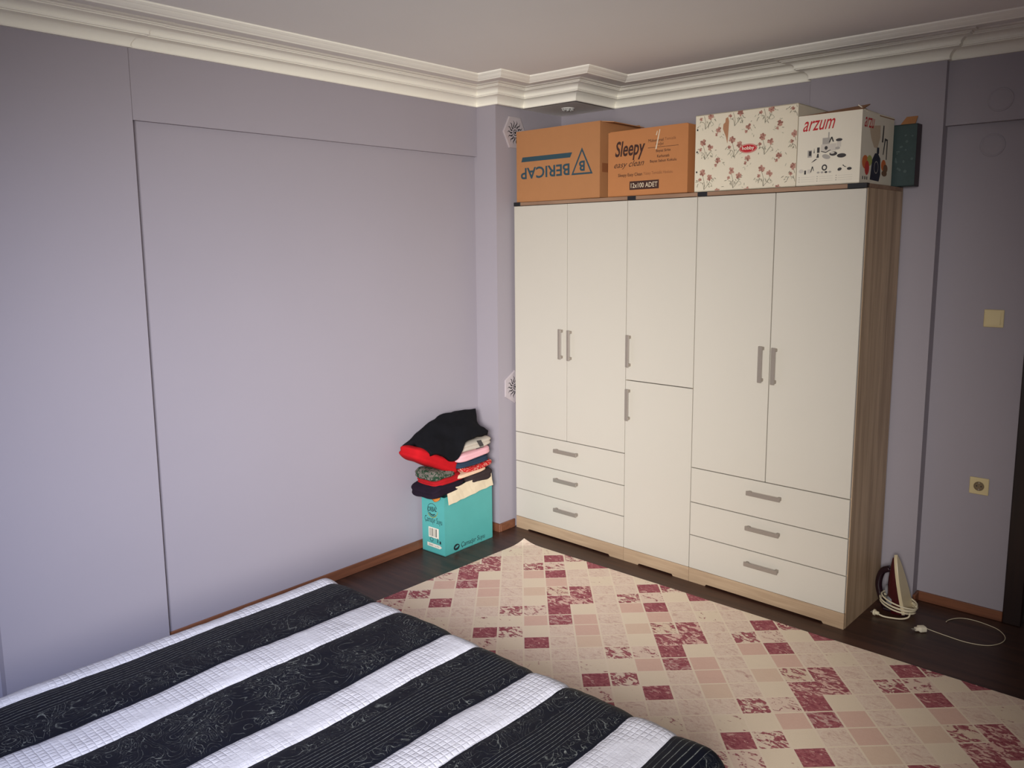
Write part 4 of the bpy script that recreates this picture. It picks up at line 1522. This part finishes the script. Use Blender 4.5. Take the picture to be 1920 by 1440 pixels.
bm_box(bm, -0.100, 0.012, -0.045, 0.045, 0.0, 0.016, bev=0.005, seg=2)
obj('heel', bm, M_idark, IRON)
bm = bmesh.new()
pts = []
for k in range(4 * 24 + 1):
    a = 2 * math.pi * k / 24
    tt_ = k / (4 * 24)
    pts.append((-0.040 + (0.084 + 0.004 * math.sin(5 * tt_ * 6.28)) * math.cos(a), (0.066 + 0.004 * math.cos(3 * tt_ * 6.28)) * math.sin(a), 0.062 - 0.030 * tt_ + 0.012 * -math.cos(a) + 0.006 * math.sin(a * 0.5)))
bm_tube(bm, pts, 0.0042, 8)
obj('cord', bm, M_creamc, IRON, True)
bm = bmesh.new()
tail = spline([(0.035, -0.045, 0.030), (0.034, -0.064, 0.014), (0.010, -0.088, 0.006), (-0.025, -0.110, 0.006), (-0.060, -0.124, 0.007), (-0.082, -0.128, 0.012)], 8)
bm_tube(bm, tail, 0.004, 8)
obj('cord', bm, M_creamc, IRON, True)
bm = bmesh.new()
bm_loft(bm, [[(-0.080 - a, -0.128 + r * math.cos(2 * math.pi * k / 14), 0.0155 + r * math.sin(2 * math.pi * k / 14)) for k in range(14)] for a, r in ((0.0, 0.006), (0.004, 0.009), (0.016, 0.010), (0.018, 0.015), (0.026, 0.015))])
obj('plug', bm, M_creamc, IRON)
for s in (-1, 1):
    bm = bmesh.new()
    bm_tube(bm, [(-0.105, -0.128 + s * 0.007, 0.0155), (-0.118, -0.128 + s * 0.007, 0.0155)], 0.0022, 8)
    obj('plug_pin', bm, M_metal, IRON)

# loose cable with a plug on the floor
CAB = thing('loose_cable', 'thin white cable with a chunky plug, looped on the dark floor by the door', 'cable', (2.41, 0.15, 0.0))
cp_ = [(2.440, 0.182, 0.013), (2.462, 0.190, 0.006), (2.531, 0.184, 0.0028), (2.612, 0.177, 0.0028), (2.690, 0.205, 0.0028), (2.732, 0.273, 0.0028), (2.735, 0.346, 0.0028),
       (2.696, 0.410, 0.0028), (2.640, 0.436, 0.0028), (2.576, 0.445, 0.0028), (2.526, 0.426, 0.003), (2.493, 0.372, 0.004), (2.488, 0.331, 0.007)]
bm = bmesh.new()
bm_tube(bm, spline([(a - 2.41, b_ - 0.15, c_) for a, b_, c_ in cp_], 8), 0.0018, 8)
obj('cord', bm, M_creamc, CAB, True)
M_plugw = plain('white_plug_plastic', (228, 218, 196), 0.4, 0.02, 20)
ax = Vector((-0.68, -0.73, 0))
px_ = Vector((0.73, -0.68, 0))


def PP(a, s, z_):
    v = ax * a + px_ * s
    return Vector((v.x + 0.028, v.y + 0.030, z_))


bm = bmesh.new()
rings = []
for a, w_, h_ in ((0.0, 0.004, 0.005), (0.006, 0.006, 0.007), (0.008, 0.018, 0.0128), (0.036, 0.019, 0.0132), (0.040, 0.014, 0.010), (0.042, 0.010, 0.009), (0.056, 0.009, 0.008)):
    rings.append([PP(a, w_ * math.copysign(abs(math.cos(t_)) ** 0.5, math.cos(t_)), 0.0135 + h_ * math.copysign(abs(math.sin(t_)) ** 0.5, math.sin(t_))) for t_ in [2 * math.pi * (k + 0.5) / 16 for k in range(16)]])
bm_loft(bm, rings)
o = obj('plug', bm, M_plugw, CAB)
smooth_angle(o, 40)
for s in (-0.005, 0.005):
    bm = bmesh.new()
    bm_tube(bm, [PP(0.054, s, 0.0135), PP(0.072, s, 0.0135)], 0.002, 8)
    obj('plug_pin', bm, M_metal, CAB)
